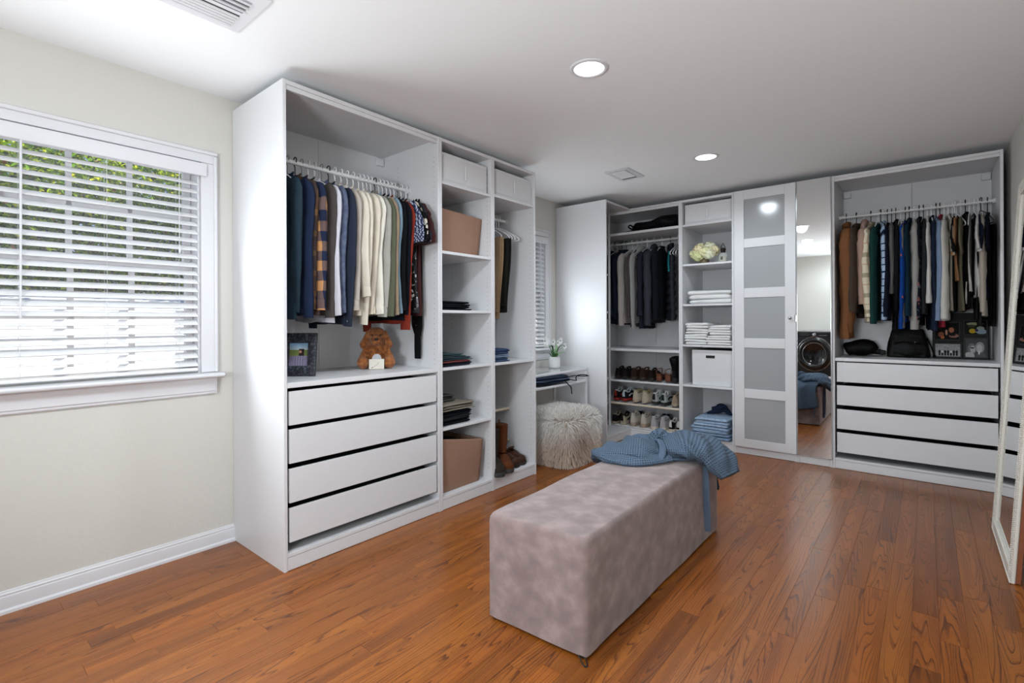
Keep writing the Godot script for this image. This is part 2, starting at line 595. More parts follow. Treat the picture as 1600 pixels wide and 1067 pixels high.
# ------------------------------------------------------------------ the room
func build_room() -> void:
	var zb := -4.25
	# floor: boards laid along z
	var fl := struct("floor", bx(Vector3(ROOM_W + 0.3, 0.1, ZF - zb + 0.3), 0.0), M.dark, "glossy orange-brown oak strip floor running towards the far wardrobes", "floor", Vector3(ROOM_W / 2, -0.062, (ZF + zb) / 2))
	var bw := 0.0827
	var rest := MB.new()
	var n := 0
	rng.seed = 41
	for r in 41:
		var x0 := r * bw
		var z := zb + 0.02 - rng.randf() * 0.9
		while z < ZF:
			var l := rng.randf_range(0.38, 1.25)
			var za := maxf(z, zb + 0.01)
			var zc := minf(z + l, ZF - 0.005)
			z += l
			if zc - za < 0.03: continue
			var seen := zc > -3.75 and za < 0.98 and x0 + bw > 0.55
			if zc > -0.05 and za < 0.98: seen = true
			if za > 0.98 or zc < -3.7 or (x0 + bw < 0.5 and za < -0.1 and not (zc > -3.2 and za < -1.95)): seen = false
			var k := MB.new() if seen and n < 298 else rest
			var lane := rng.randi() % 8
			k.box(Vector3(x0 + bw / 2, -0.0062 + rng.randf_range(-0.0003, 0.0003), (za + zc) / 2), Vector3(bw - 0.0003, 0.012, zc - za - 0.0005), 0.0006, Vector2(lane * 0.083 - x0, rng.randf() * 2.0))
			if k != rest:
				n += 1
				put("plank", k.mesh(), M.oak[[0, 0, 0, 1, 1, 2, 2, 3, 4, 4, 5][rng.randi() % 11]], fl, -fl.position)
	var rs := put("plank_field", rest.mesh(), M.oak[1], fl, -fl.position)
	rs.set_meta("kind", "stuff")
	# window wall with two openings
	var k := MB.new()
	var t := 0.16
	var op := [[-2.92, -2.13], [0.16, 0.945]]
	var wy := [0.935, 2.04]
	var spans := [[zb - 0.2, op[0][0]], [op[0][1], op[1][0]], [op[1][1], ZF + 0.2]]
	for s in spans: k.box(Vector3(-t / 2, 1.26, (s[0] + s[1]) / 2), Vector3(t, 2.72, s[1] - s[0]))
	for o in op:
		k.box(Vector3(-t / 2, (wy[0] - 0.1) / 2, (o[0] + o[1]) / 2), Vector3(t, wy[0] + 0.1, o[1] - o[0]))
		k.box(Vector3(-t / 2, (wy[1] + 2.62) / 2, (o[0] + o[1]) / 2), Vector3(t, 2.62 - wy[1], o[1] - o[0]))
	struct("wall_left", k.mesh(), M.wall, "pale cream painted wall with the two blind-covered windows", "wall")
	struct("wall_back", bx(Vector3(ROOM_W + 0.4, 2.72, 0.15), 0.0), M.wall, "pale wall behind the far row of wardrobes", "wall", Vector3(ROOM_W / 2, 1.26, zb - 0.075))
	struct("wall_right", bx(Vector3(0.15, 2.72, ZF - zb + 0.4), 0.0), M.wall, "pale cream wall behind the leaning mirror", "wall", Vector3(ROOM_W + 0.075, 1.26, (ZF + zb) / 2))
	var kf := MB.new()
	kf.box(Vector3(0.9, 1.26, ZF + t / 2), Vector3(2.22, 2.72, t))
	kf.box(Vector3(3.2, 1.26, ZF + t / 2), Vector3(0.81, 2.72, t))
	kf.box(Vector3(2.4025, (wy[0] - 0.1) / 2, ZF + t / 2), Vector3(0.785, wy[0] + 0.1, t))
	kf.box(Vector3(2.4025, (wy[1] + 2.62) / 2, ZF + t / 2), Vector3(0.785, 2.62 - wy[1], t))
	struct("wall_front", kf.mesh(), M.wall, "pale wall behind the camera, behind the dryer", "wall")
	struct("ceiling", bx(Vector3(ROOM_W + 0.4, 0.15, ZF - zb + 0.4), 0.0), M.ceil, "flat white ceiling with recessed lights", "ceiling", Vector3(ROOM_W / 2, CEIL + 0.075, (ZF + zb) / 2))
	# baseboards with a cap moulding and shoe
	var prof := [Vector2(0, 0), Vector2(0.024, 0), Vector2(0.023, 0.012), Vector2(0.014, 0.018), Vector2(0.014, 0.064), Vector2(0.010, 0.070), Vector2(0.011, 0.077), Vector2(0.006, 0.082), Vector2(0.005, 0.088), Vector2(0, 0.09)]
	var run := func(a: Vector3, b: Vector3, inward: Vector3) -> ArrayMesh:
		var q := MB.new()
		var rows := []
		for p in [a, b]:
			var row := []
			for c in prof: row.append(p + inward * c.x + Vector3(0, c.y, 0))
			rows.append(row)
		for i in prof.size() - 1: q.grid([[rows[0][i], rows[0][i + 1]], [rows[1][i], rows[1][i + 1]]])
		return q.mesh()
	struct("baseboard_left", run.call(Vector3(0, 0, -0.02), Vector3(0, 0, ZF), Vector3.RIGHT), M.trim, "white moulded baseboard under the big window", "baseboard")
	struct("baseboard_left_far", run.call(Vector3(0, 0, -3.1), Vector3(0, 0, -2.02), Vector3.RIGHT), M.trim, "white moulded baseboard behind the fur pouf", "baseboard")
	struct("baseboard_right", run.call(Vector3(ROOM_W, 0, ZB), Vector3(ROOM_W, 0, ZF), Vector3.LEFT), M.trim, "white moulded baseboard behind the leaning mirror", "baseboard")
	struct("baseboard_front", run.call(Vector3(0, 0, ZF), Vector3(ROOM_W, 0, ZF), Vector3.FORWARD), M.trim, "white moulded baseboard along the dryer wall", "baseboard")

func build_windows() -> void:
	window(1, 0.16, 0.945, "white six-over-six sash window beside the first wardrobe", "wide white slatted blind over the big window, tilted open")
	window(3, 2.01, 2.795, "white sash window behind the camera, beside the dryer", "white slatted blind over the window behind the camera", Transform3D(Basis(Vector3.UP, PI / 2), Vector3(0, 0, ZF)))
	window(2, -2.92, -2.13, "white sash window in the corner behind the orchid", "white slatted blind over the far corner window")

func window(num: int, z0: float, z1: float, label: String, blind_label: String, xf := Transform3D()) -> void:
	var y0 := 0.935
	var y1 := 2.04
	var w := thing("window", label, "window", Vector3(0, 0, 0))
	w.name = "window_%d" % num
	w.transform = xf
	w.set_meta("kind", "structure")
	# casing: moulded boards round the opening
	var cw := 0.078
	for s in [[z0 - cw, z0], [z1, z1 + cw]]:
		slabpart("casing", Vector3(0.0, y0, s[0]), Vector3(0.018, y1 - 0.0005, s[1]), M.trim, w, 0.003)
		slabpart("casing_bead", Vector3(0.0, y0, s[0] if s[0] < z0 else s[1] - 0.018), Vector3(0.026, y1 + 0.043, s[0] + 0.018 if s[0] < z0 else s[1]), M.trim, w, 0.004)
	slabpart("casing", Vector3(0.0, y1, z0 - cw), Vector3(0.018, y1 + 0.06, z1 + cw), M.trim, w, 0.003)
	slabpart("casing_bead", Vector3(0.0, y1 + 0.044, z0 - cw), Vector3(0.027, y1 + 0.064, z1 + cw), M.trim, w, 0.004)
	# jamb lining
	for zz in [[z0, z0 + 0.012], [z1 - 0.012, z1]]: slabpart("jamb", Vector3(-0.15, y0, zz[0]), Vector3(0.0, y1, zz[1]), M.trim, w)
	slabpart("jamb", Vector3(-0.15, y1 - 0.012, z0), Vector3(0.0, y1, z1), M.trim, w)
	slabpart("jamb", Vector3(-0.15, y0, z0), Vector3(-0.02, y0 + 0.012, z1), M.trim, w)
	# stool and apron
	slabpart("window_sill", Vector3(-0.03, y0 - 0.028, z0 - cw - 0.024), Vector3(0.066, y0 - 0.002, z1 + cw + 0.024), M.trim, w, 0.008)
	var ap := MB.new()
	var rows := []
	for p in [[0.006, 0.815], [0.012, 0.822], [0.012, 0.832], [0.018, 0.835], [0.018, 0.868], [0.026, 0.882], [0.034, 0.9], [0.036, 0.907]]:
		rows.append([Vector3(p[0], p[1], z0 - cw + 0.01), Vector3(p[0], p[1], z1 + cw - 0.01)])
	for i in rows.size() - 1: ap.grid([rows[i], rows[i + 1]])
	put("apron", ap.mesh(), M.trim, w)
	slabpart("apron_end", Vector3(0, 0.82, z0 - cw + 0.01), Vector3(0.03, 0.907, z0 - cw + 0.013), M.trim, w, 0.0)
	# two sashes, upper one further out
	for up in 2:
		var xo := -0.125 if up else -0.095
		var a := y0 + 0.012 if not up else 1.475
		var b := 1.51 if not up else y1 - 0.012
		var za := z0 + 0.014
		var zb := z1 - 0.014
		var d := 0.032
		var st := 0.034
		slabpart("sash_stile", Vector3(xo, a, za), Vector3(xo + d, b, za + st), M.trim, w)
		slabpart("sash_stile", Vector3(xo, a, zb - st), Vector3(xo + d, b, zb), M.trim, w)
		slabpart("sash_rail", Vector3(xo, a, za + st), Vector3(xo + d, a + (0.05 if not up else 0.034), zb - st), M.trim, w)
		slabpart("sash_rail", Vector3(xo, b - 0.034, za + st), Vector3(xo + d, b, zb - st), M.trim, w)
		for i in 2:
			var zc := lerpf(za + st, zb - st, (i + 1) / 3.0)
			slabpart("muntin", Vector3(xo + 0.004, a + 0.03, zc - 0.011), Vector3(xo + d - 0.004, b - 0.03, zc + 0.011), M.trim, w)
		slabpart("muntin", Vector3(xo + 0.004, (a + b) / 2 - 0.011, za + st), Vector3(xo + d - 0.004, (a + b) / 2 + 0.011, zb - st), M.trim, w)
		for i in 3:
			for j in 2:
				var p0 := lerpf(za + st, zb - st, i / 3.0)
				var p1 := lerpf(za + st, zb - st, (i + 1) / 3.0)
				var q0 := lerpf(a + 0.03, b - 0.03, j / 2.0)
				var q1 := lerpf(a + 0.03, b - 0.03, (j + 1) / 2.0)
				slabpart("pane", Vector3(xo + 0.014, q0, p0), Vector3(xo + 0.017, q1, p1), M.glass, w, 0.0)
	# the blind
	var bl := thing("window_blind", blind_label, "blind", Vector3(0, 0, 0))
	bl.transform = xf
	slabpart("valance", Vector3(0.018, 1.965, z0 - 0.024), Vector3(0.034, 2.032, z1 + 0.024), M.trim, bl, 0.004)
	slabpart("head_rail", Vector3(-0.03, 1.975, z0 + 0.016), Vector3(0.018, 2.025, z1 - 0.016), M.trim, bl)
	var sl := MB.new()
	var ring := []
	for e in [z0 + 0.016, z1 - 0.016]:                       # shallow curved slat section
		var row := []
		for i in 7:
			var u := i / 6.0 - 0.5
			row.append(Vector3(u * 0.05, 0.0018 * cos(u * PI) + 0.0013, e))
		for i in 7:
			var u := 0.5 - i / 6.0
			row.append(Vector3(u * 0.05, 0.0018 * cos(u * PI) - 0.0013, e))
		ring.append(row)
	sl.grid(ring, true, true, true)
	var sm := sl.mesh()
	var cnt := 23
	for i in cnt:
		put("slat", sm, M.slat, bl, Vector3(-0.002, 0.985 + i * 0.0428, 0), Vector3(0, 0, deg_to_rad(-33.0)))
	slabpart("bottom_rail", Vector3(-0.028, 0.945, z0 + 0.016), Vector3(0.022, 0.963, z1 - 0.016), M.slat, bl, 0.004)
	for f in [0.13, 0.5, 0.87]:
		var zc := lerpf(z0, z1, f)
		for x in [-0.028, 0.021]: tubepart("ladder_cord", [Vector3(x, 0.96, zc), Vector3(x, 1.975, zc)], 0.0009, M.trim, bl, 5)
	if num == 1:
		tubepart("tilt_wand", [Vector3(0.030, 1.965, 0.838), Vector3(0.032, 1.6, 0.840), Vector3(0.034, 1.22, 0.842)], 0.0042, M.trim, bl, 8)
		tubepart("lift_cord", [Vector3(0.03, 1.965, 0.262), Vector3(0.03, 1.58, 0.262)], 0.0012, M.trim, bl, 5)
		lathepart("cord_tassel", [Vector2(0, 0), Vector2(0.005, 0), Vector2(0.006, 0.02), Vector2(0.002, 0.035), Vector2(0, 0.035)], M.trim, bl, Vector3(0.03, 1.55, 0.262), 10)
	else:
		tubepart("tilt_wand", [Vector3(0.030, 1.965, z0 + 0.1), Vector3(0.034, 1.3, z0 + 0.1)], 0.0042, M.trim, bl, 8)

func build_outside() -> void:
	var g := struct("ground", bx(Vector3(60, 0.2, 60), 0.0), mat(Color(0.42, 0.44, 0.28), 0.95), "sunny lawn beyond the window", "ground", Vector3(-30.5, -2.9, 0))
	g.set_meta("kind", "structure")
	# eave over the window
	struct("trim_1", bx(Vector3(0.30, 0.12, 9.0), 0.0), M.trim, "white eave over the window outside", "eave", Vector3(-0.31, 2.36, -1))
	# pale low roof below the window, rising away, in overlapping courses
	var rf := thing("shingle_roof", "bright pale shingled roof below the trees outside the window", "roof", Vector3(0, 0, 0))
	var sh := [mat(Color(0.80, 0.80, 0.79), 0.9), mat(Color(0.73, 0.73, 0.73), 0.9)]
	var a := Vector3(-1.5, 0.55, 0)
	var b := Vector3(-6.2, 1.62, 0)
	for i in 24:
		var p := a.lerp(b, (i + 0.5) / 24)
		var o := put("shingle_course", bx(Vector3(0.25, 0.022, 16.0), 0.004), sh[i % 2], rf, p, Vector3(0, 0, -0.224 + 0.06))
		o.position.z = -2.0
	slabpart("roof_deck", Vector3(-6.2, -2.8, -10), Vector3(-1.5, 0.3, 6), mat(Color(0.7, 0.7, 0.7), 0.9), rf, 0.0).rotation.z = 0.0
	# trees
	var leafm := []
	for c in [Color(0.56, 0.65, 0.11), Color(0.36, 0.50, 0.10), Color(0.76, 0.77, 0.16), Color(0.16, 0.23, 0.06)]:
		var m := mat(c, 0.85)
		m.metallic_specular = 0.2
		m.backlight_enabled = true
		m.backlight = c * 1.3
		leafm.append(m)
	leafm.append(mat(Color(0.62, 0.36, 0.14), 0.6))
	var leaf := MB.new()
	leaf.grid([[Vector3(0, 0, -0.5), Vector3(0, 0, -0.5), Vector3(0, 0, -0.5)], [Vector3(-0.26, 0.05, -0.1), Vector3(0, 0, -0.1), Vector3(0.26, 0.05, -0.1)], [Vector3(-0.18, 0.02, 0.25), Vector3(0, -0.05, 0.22), Vector3(0.18, 0.02, 0.25)], [Vector3(0, -0.1, 0.5), Vector3(0, -0.1, 0.5), Vector3(0, -0.1, 0.5)]])
	var lm := leaf.mesh()
	var bark := mat(Color(0.22, 0.17, 0.13), 0.95)
	var tl := ["bright yellow-green leafy tree seen through the near side of the blind", "tall dense green tree in the middle of the window view", "dark green leafy tree furthest right beyond the window", "sunlit bushy tree at the left edge of the window view", "broad green tree outside the far corner window"]
	var at := [Vector3(-8.2, -2.8, 0.9), Vector3(-9.0, -2.8, -1.0), Vector3(-8.3, -2.8, -3.0), Vector3(-9.4, -2.8, 2.9), Vector3(-8.5, -2.8, -9.5)]
	rng.seed = 77
	for i in 5:
		var tr := thing("leafy_tree", tl[i], "tree", at[i], rng.randf() * 6)
		tubepart("trunk", curve([Vector3(0, 0, 0), Vector3(0.08, 2.0, 0.05), Vector3(-0.05, 4.0, 0), Vector3(0.05, 6.0, 0.1)], 8), ramp([0.22, 0.16, 0.12, 0.05], 8), bark, tr, 8)
		for b2 in 5:
			var an := b2 * 1.3
			tubepart("branch", curve([Vector3(0, 2.6 + b2 * 0.5, 0), Vector3(cos(an) * 0.8, 3.4 + b2 * 0.6, sin(an) * 0.8), Vector3(cos(an) * 1.5, 4.2 + b2 * 0.6, sin(an) * 1.5)], 6), ramp([0.08, 0.05, 0.02], 6), bark, tr, 6)
		for q in 5:
			var mm := MultiMesh.new()
			mm.transform_format = MultiMesh.TRANSFORM_3D
			mm.mesh = lm
			var cnt := [10000, 9000, 6500, 5500, 700][q] as int
			mm.instance_count = cnt
			for j in cnt:
				var lump := Vector3(rng.randf_range(-1.2, 1.2), 3.4 + rng.randf() * 3.8, rng.randf_range(-1.2, 1.2))
				var d := Vector3(rng.randfn(), rng.randfn(), rng.randfn()).normalized() * rng.randf_range(0.3, 1.0) * 0.8
				var bs := Basis.from_euler(Vector3(rng.randf_range(-0.9, 0.9), rng.randf() * TAU, rng.randf_range(-0.6, 0.6))).scaled(Vector3.ONE * rng.randf_range(0.06, 0.13))
				mm.set_instance_transform(j, Transform3D(bs, lump + d))
			var mi := MultiMeshInstance3D.new()
			mi.name = "foliage"
			mi.multimesh = mm
			mi.material_override = leafm[q]
			mi.set_meta("kind", "stuff")
			tr.add_child(mi, true)

# ------------------------------------------------------------------ wardrobes
# local axes of a unit: x from its left end, y up, z = 0 at the front and negative inwards
func carcass(label: String, at: Vector3, turn: float, w: float, shelves: Array, holes := true, sides := 3, shelf_front := -0.004) -> Node3D:
	var u := thing("wardrobe_unit", label, "wardrobe", at, turn, "white wardrobe units along the walls")
	var t := 0.018
	var d := 0.58
	if sides & 1: slabpart("side_panel", Vector3(0.0003, 0, -d), Vector3(t, H, 0), M.lam, u)
	if sides & 2: slabpart("side_panel", Vector3(w - t, 0, -d), Vector3(w - 0.0003, H, 0), M.lam, u)
	slabpart("top_panel", Vector3(t, H - 0.022, -d), Vector3(w - t, H - 0.001, -0.001), M.lam, u)
	slabpart("base_panel", Vector3(t, 0.066, -d), Vector3(w - t, 0.085, -0.001), M.lam, u)
	slabpart("plinth", Vector3(t, 0.002, -0.022), Vector3(w - t, 0.0645, -0.003), M.lam, u)
	if w > 0.7:
		slabpart("back_panel", Vector3(t, 0.085, -d + 0.004), Vector3(w / 2 - 0.001, H - 0.022, -d + 0.008), M.lam, u, 0.0008)
		slabpart("back_panel", Vector3(w / 2 + 0.001, 0.085, -d + 0.004), Vector3(w - t, H - 0.022, -d + 0.008), M.lam, u, 0.0008)
		slabpart("top_rail", Vector3(t, H - 0.045, -0.024), Vector3(w - t, H - 0.022, -0.006), M.lam, u)
	else:
		slabpart("back_panel", Vector3(t, 0.085, -d + 0.004), Vector3(w - t, H - 0.022, -d + 0.008), M.lam, u, 0.0008)
	for s in shelves:
		var th: float = 0.026 if w > 0.9 else 0.019
		slabpart("shelf", Vector3(t + 0.001, s - th, -d + 0.01), Vector3(w - t - 0.001, s, shelf_front), M.lam, u)
	if holes:
		var k := MB.new()
		for side in 2:
			if not (sides & (1 << side)): continue
			var x := t + 0.0006 if side == 0 else w - t - 0.0006
			for z in [-0.037, -0.40]:
				for i in 66:
					var y := 0.16 + i * 0.032
					if shelves.any(func(s): return absf(s - 0.012 - y) < 0.018): continue
					var row := []
					for q in 6: row.append(Vector3(x, y + 0.0026 * sin(TAU * q / 6), z + 0.0026 * cos(TAU * q / 6)))
					var row2 := []
					for p in row: row2.append(p + Vector3(0.0012 if side else -0.0012, 0, 0))
					k.grid([row2, row], true, false, true)
		put("pin_holes", k.mesh(), mat(Color(0.36, 0.36, 0.37), 0.8), u).set_meta("kind", "stuff")
	return u

func rail(u: Node3D, w: float, y: float, z := -0.29) -> void:
	tubepart("clothes_rail", [Vector3(0.02, y, z), Vector3(w - 0.02, y, z)], 0.0125, M.rail, u, 14)
	for x in [[0.018, 0.034], [w - 0.034, w - 0.018]]:
		tubepart("rail_bracket", [Vector3(x[0], y, z), Vector3(x[1], y, z)], 0.02, M.lam, u, 14)

func corner_brackets(u: Node3D, w: float) -> void:
	for x in [0.05, w - 0.05]: slabpart("wall_bracket", Vector3(x - 0.028, H - 0.085, -0.572), Vector3(x + 0.028, H - 0.035, -0.545), M.lam, u, 0.004)

func drawers(u: Node3D, w: float, tops: Array, fh: float, tz: float) -> void:
	var i := 0
	for y in tops:
		var o := put("drawer", bx(Vector3(w - 0.060, fh, 0.016), 0.0015), M.lam, u, Vector3(w / 2 + 0.0, y - fh / 2, tz - 0.008))
		var dz := 0.48
		var bm := MB.new()
		bm.box(Vector3(0, -0.01, -0.25), Vector3(w - 0.075, 0.008, dz))
		for s in [-1, 1]: bm.box(Vector3(s * (w / 2 - 0.042), -0.0, -0.25), Vector3(0.010, 0.10, dz))
		bm.box(Vector3(0, 0.0, -0.485), Vector3(w - 0.075, 0.10, 0.010))
		put("drawer_box", bm.mesh(), M.dark, o)
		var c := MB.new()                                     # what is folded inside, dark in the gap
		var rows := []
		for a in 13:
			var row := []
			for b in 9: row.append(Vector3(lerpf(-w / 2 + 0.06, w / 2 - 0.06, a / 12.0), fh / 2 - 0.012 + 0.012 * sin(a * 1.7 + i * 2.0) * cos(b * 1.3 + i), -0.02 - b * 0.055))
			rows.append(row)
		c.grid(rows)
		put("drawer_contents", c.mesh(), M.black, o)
		for s in [-1, 1]: slabpart("runner", Vector3(s * (w / 2 - 0.0205) - 0.003, -fh / 2 - 0.008, -0.5), Vector3(s * (w / 2 - 0.0205) + 0.003, -fh / 2 + 0.02, 0.0), M.wire, o)
		i += 1

func build_wardrobes() -> void:
	var q := PI / 2
	var l1 := carcass("wide white open wardrobe nearest the big window, hung with shirts above four drawers", Vector3(DX, 0, 0), q, 1.0, [0.905])
	rail(l1, 1.0, 2.067)
	corner_brackets(l1, 1.0)
	drawers(l1, 1.0, [0.862, 0.677, 0.487, 0.297], 0.164, -0.006)
	carcass("narrow white open wardrobe with five shelves beside the four-drawer shirt wardrobe", Vector3(DX, 0, -1.0), q, 0.5, [2.094, 1.650, 1.272, 0.903, 0.520])
	var l3 := carcass("narrow white open wardrobe ending the left row, with boots at its bottom", Vector3(DX, 0, -1.5), q, 0.5, [2.105, 0.902])
	rail(l3, 0.5, 2.012)
	for y in [0.50, 0.245]:                                   # two short pull-out shoe shelves at the back
		var sh := put("shoe_shelf", bx(Vector3(0.46, 0.018, 0.30), 0.002), M.lam, l3, Vector3(0.25, y, -0.42), Vector3(deg_to_rad(6), 0, 0))
		tubepart("shelf_lip", [Vector3(-0.228, 0.006, 0.152), Vector3(0.228, 0.006, 0.152)], 0.011, mat(Color(0.80, 0.74, 0.66), 0.5), sh, 10)
	var w1 := ZB * -1 - 3.12
	var c := carcass("white open corner wardrobe whose plain side panel faces the fur pouf", Vector3(DX, 0, -3.12), q, w1, [2.10, 1.70, 1.30, 0.915, 0.60, 0.33], true, 1, -0.255)
	slabpart("corner_post", Vector3(w1 - 0.020, 0.085, -0.252), Vector3(w1 - 0.002, H - 0.022, -0.234), M.lam, c)
	var b1 := carcass("white open wardrobe of jackets over three rows of shoes in the far corner", Vector3(0.108, 0, ZB), 0, 1.0, [2.126, 0.908])
	rail(b1, 1.0, 2.05)
	for y in [0.563, 0.325]:
		var sh := put("shoe_shelf", bx(Vector3(0.955, 0.018, 0.50), 0.002), M.lam, b1, Vector3(0.5, y + 0.02, -0.27), Vector3(deg_to_rad(5), 0, 0))
		tubepart("shelf_lip", [Vector3(-0.477, 0.004, 0.252), Vector3(0.477, 0.004, 0.252)], 0.012, M.lam if y > 0.5 else mat(Color(0.82, 0.77, 0.70), 0.5), sh, 10)
	var shl := put("shoe_shelf", bx(Vector3(0.955, 0.012, 0.50), 0.002), M.lam, b1, Vector3(0.5, 0.094, -0.27), Vector3(deg_to_rad(0), 0, 0))
	shl.set_meta("label", "low shoe shelf on the base")
	carcass("narrow white open wardrobe of five shelves with towels, flowers and jeans", Vector3(1.108, 0, ZB), 0, 0.492, [2.124, 1.742, 1.357, 0.967, 0.582])
	# closed pair: frosted glass door and mirror door
	var g := carcass("white wardrobe closed by a five-pane frosted glass door", Vector3(1.600, 0, ZB), 0, 0.503, [1.9, 1.4, 0.95], false)
	var gd := put("door", null, null, g, Vector3(0.008, 0, 0.002))
	var dw := 0.492
	var st := 0.083
	var dy := [0.068, H - 0.004]
	slabpart("stile", Vector3(0, dy[0], 0), Vector3(st, dy[1], 0.018), M.lam, gd)
	slabpart("stile", Vector3(dw - st, dy[0], 0), Vector3(dw, dy[1], 0.018), M.lam, gd)
	var py := [[2.276, 1.925], [1.845, 1.485], [1.401, 1.040], [0.955, 0.589], [0.509, 0.141]]
	var top: float = dy[1]
	for p in py:
		slabpart("rail", Vector3(st, p[0], 0.0), Vector3(dw - st, top, 0.018), M.lam, gd)
		slabpart("pane", Vector3(st - 0.004, p[1] - 0.004, 0.005), Vector3(dw - st + 0.004, p[0] + 0.004, 0.010), M.frost, gd, 0.0006)
		top = p[1]
	slabpart("rail", Vector3(st, dy[0], 0.0), Vector3(dw - st, top, 0.018), M.lam, gd)
	var kn := MB.new()
	kn.lathe([Vector2(0, 0), Vector2(0.006, 0), Vector2(0.006, 0.01), Vector2(0.014, 0.016), Vector2(0.014, 0.024), Vector2(0.009, 0.028), Vector2(0, 0.029)], 18)
	put("knob", kn.mesh(), M.chrome, gd, Vector3(dw - 0.042, 1.217, 0.018), Vector3(PI / 2, 0, 0))
	slabpart("knob_plate", Vector3(dw - 0.012, 1.185, 0.018), Vector3(dw + 0.004, 1.245, 0.021), M.chrome, gd)
	var mu := carcass("slim white wardrobe closed by a full-height mirror door", Vector3(2.103, 0, ZB), 0, 0.252, [], false)
	var md := put("mirror_door", bx(Vector3(0.248, H - 0.072, 0.016), 0.001), M.lam, mu, Vector3(0.126, (H + 0.064) / 2, 0.012))
	slabpart("mirror", Vector3(-0.119, -(H - 0.072) / 2 + 0.004, 0.0082), Vector3(0.119, (H - 0.072) / 2 - 0.004, 0.0112), M.mirror, md, 0.0005)
	for x in [-0.1215, 0.1215]: slabpart("edge_trim", Vector3(x - 0.0022, -(H - 0.072) / 2, 0.008), Vector3(x + 0.0022, (H - 0.072) / 2, 0.0125), M.chrome, md, 0.0005)
	var r := carcass("wide white open wardrobe against the right wall, packed with clothes above four drawers", Vector3(2.355, 0, ZB), 0, 0.998, [0.893], false)
	rail(r, 0.998, 2.067)
	corner_brackets(r, 0.998)
	drawers(r, 0.998, [0.858, 0.672, 0.480, 0.292], 0.158, -0.006)

# ------------------------------------------------------------------ ceiling fittings
func build_ceiling_fittings() -> void:
	var spots := [Vector3(1.69, CEIL, -0.965), Vector3(1.68, CEIL, -2.66), Vector3(1.55, CEIL, 0.30), Vector3(1.72, CEIL, 1.95)]
	var labels := ["round recessed ceiling light above the velvet bench, the larger in the photo", "round recessed ceiling light nearer the far wardrobes, beyond the air vent", "round recessed ceiling light above the camera, out of the photo", "round recessed ceiling light before the dryer, out of the photo"]
	var glow := mat(Color(1, 1, 1), 0.5)
	glow.emission_enabled = true
	glow.emission = Color(1.0, 0.985, 0.96)
	glow.emission_energy_multiplier = 6.0
	for i in 4:
		var l := thing("ceiling_light", labels[i], "ceiling light", spots[i], 0, "recessed ceiling lights")
		lathepart("trim_ring", [Vector2(0.072, -0.001), Vector2(0.074, -0.006), Vector2(0.086, -0.007), Vector2(0.093, -0.003), Vector2(0.094, 0.0)], M.trim, l, Vector3.ZERO, 40)
		lathepart("diffuser", [Vector2(0, -0.004), Vector2(0.05, -0.004), Vector2(0.073, -0.002)], glow, l, Vector3.ZERO, 40)
		var s := SpotLight3D.new()
		s.name = "lamp_light"
		s.light_energy = LAMP_ENERGY
		s.light_color = Color(0.92, 0.965, 1.0)
		s.light_size = 0.07
		s.spot_angle = 86.0
		s.spot_angle_attenuation = 0.6
		s.spot_range = 12.0
		s.spot_attenuation = 2.0
		s.shadow_enabled = true
		l.add_child(s)
		s.position = Vector3(0, -0.012, 0)
		s.rotation.x = -PI / 2
	# small register near the far lights
	var slot := mat(Color(0.25, 0.25, 0.25), 0.8)
	var v := thing("ceiling_vent", "small square ceiling vent between the recessed lights and the far corner", "vent", Vector3(1.015, CEIL, -2.665))
	slabpart("frame", Vector3(-0.105, -0.008, -0.155), Vector3(0.105, -0.0005, 0.155), M.trim, v, 0.003)
	slabpart("damper", Vector3(-0.065, -0.0095, -0.075), Vector3(0.065, -0.0082, 0.125), slot, v, 0.0)
	slabpart("damper", Vector3(-0.075, -0.0095, -0.115), Vector3(0.055, -0.0082, -0.095), slot, v, 0.0)
	for i in 10: put("louver", bx(Vector3(0.13, 0.009, 0.008), 0.001), M.trim, v, Vector3(0, -0.011, -0.07 + i * 0.021), Vector3(0.6, 0, 0))
	var v2 := thing("ceiling_vent", "large louvred ceiling vent at the top edge above the first wardrobe", "vent", Vector3(0.88, CEIL, 0.43))
	slabpart("frame", Vector3(-0.16, -0.009, -0.175), Vector3(0.16, -0.0005, 0.175), M.trim, v2, 0.003)
	slabpart("damper", Vector3(-0.125, -0.0105, -0.13), Vector3(-0.025, -0.0092, 0.13), slot, v2, 0.0)
	for i in 5: put("louver", bx(Vector3(0.010, 0.012, 0.26), 0.001), M.trim, v2, Vector3(-0.115 + i * 0.02, -0.0125, 0), Vector3(0, 0, 0.6))
	for i in 3:
		slabpart("slot", Vector3(0.0 + i * 0.03, -0.0105, -0.13), Vector3(0.014 + i * 0.03, -0.0092, 0.13), slot, v2, 0.0)
		put("louver", bx(Vector3(0.022, 0.008, 0.26), 0.001), M.trim, v2, Vector3(0.018 + i * 0.03, -0.0125, 0), Vector3(0, 0, -0.5))
	lathepart("screw", [Vector2(0, -0.002), Vector2(0.004, -0.001), Vector2(0.005, 0)], slot, v2, Vector3(0.135, -0.009, -0.09), 10)

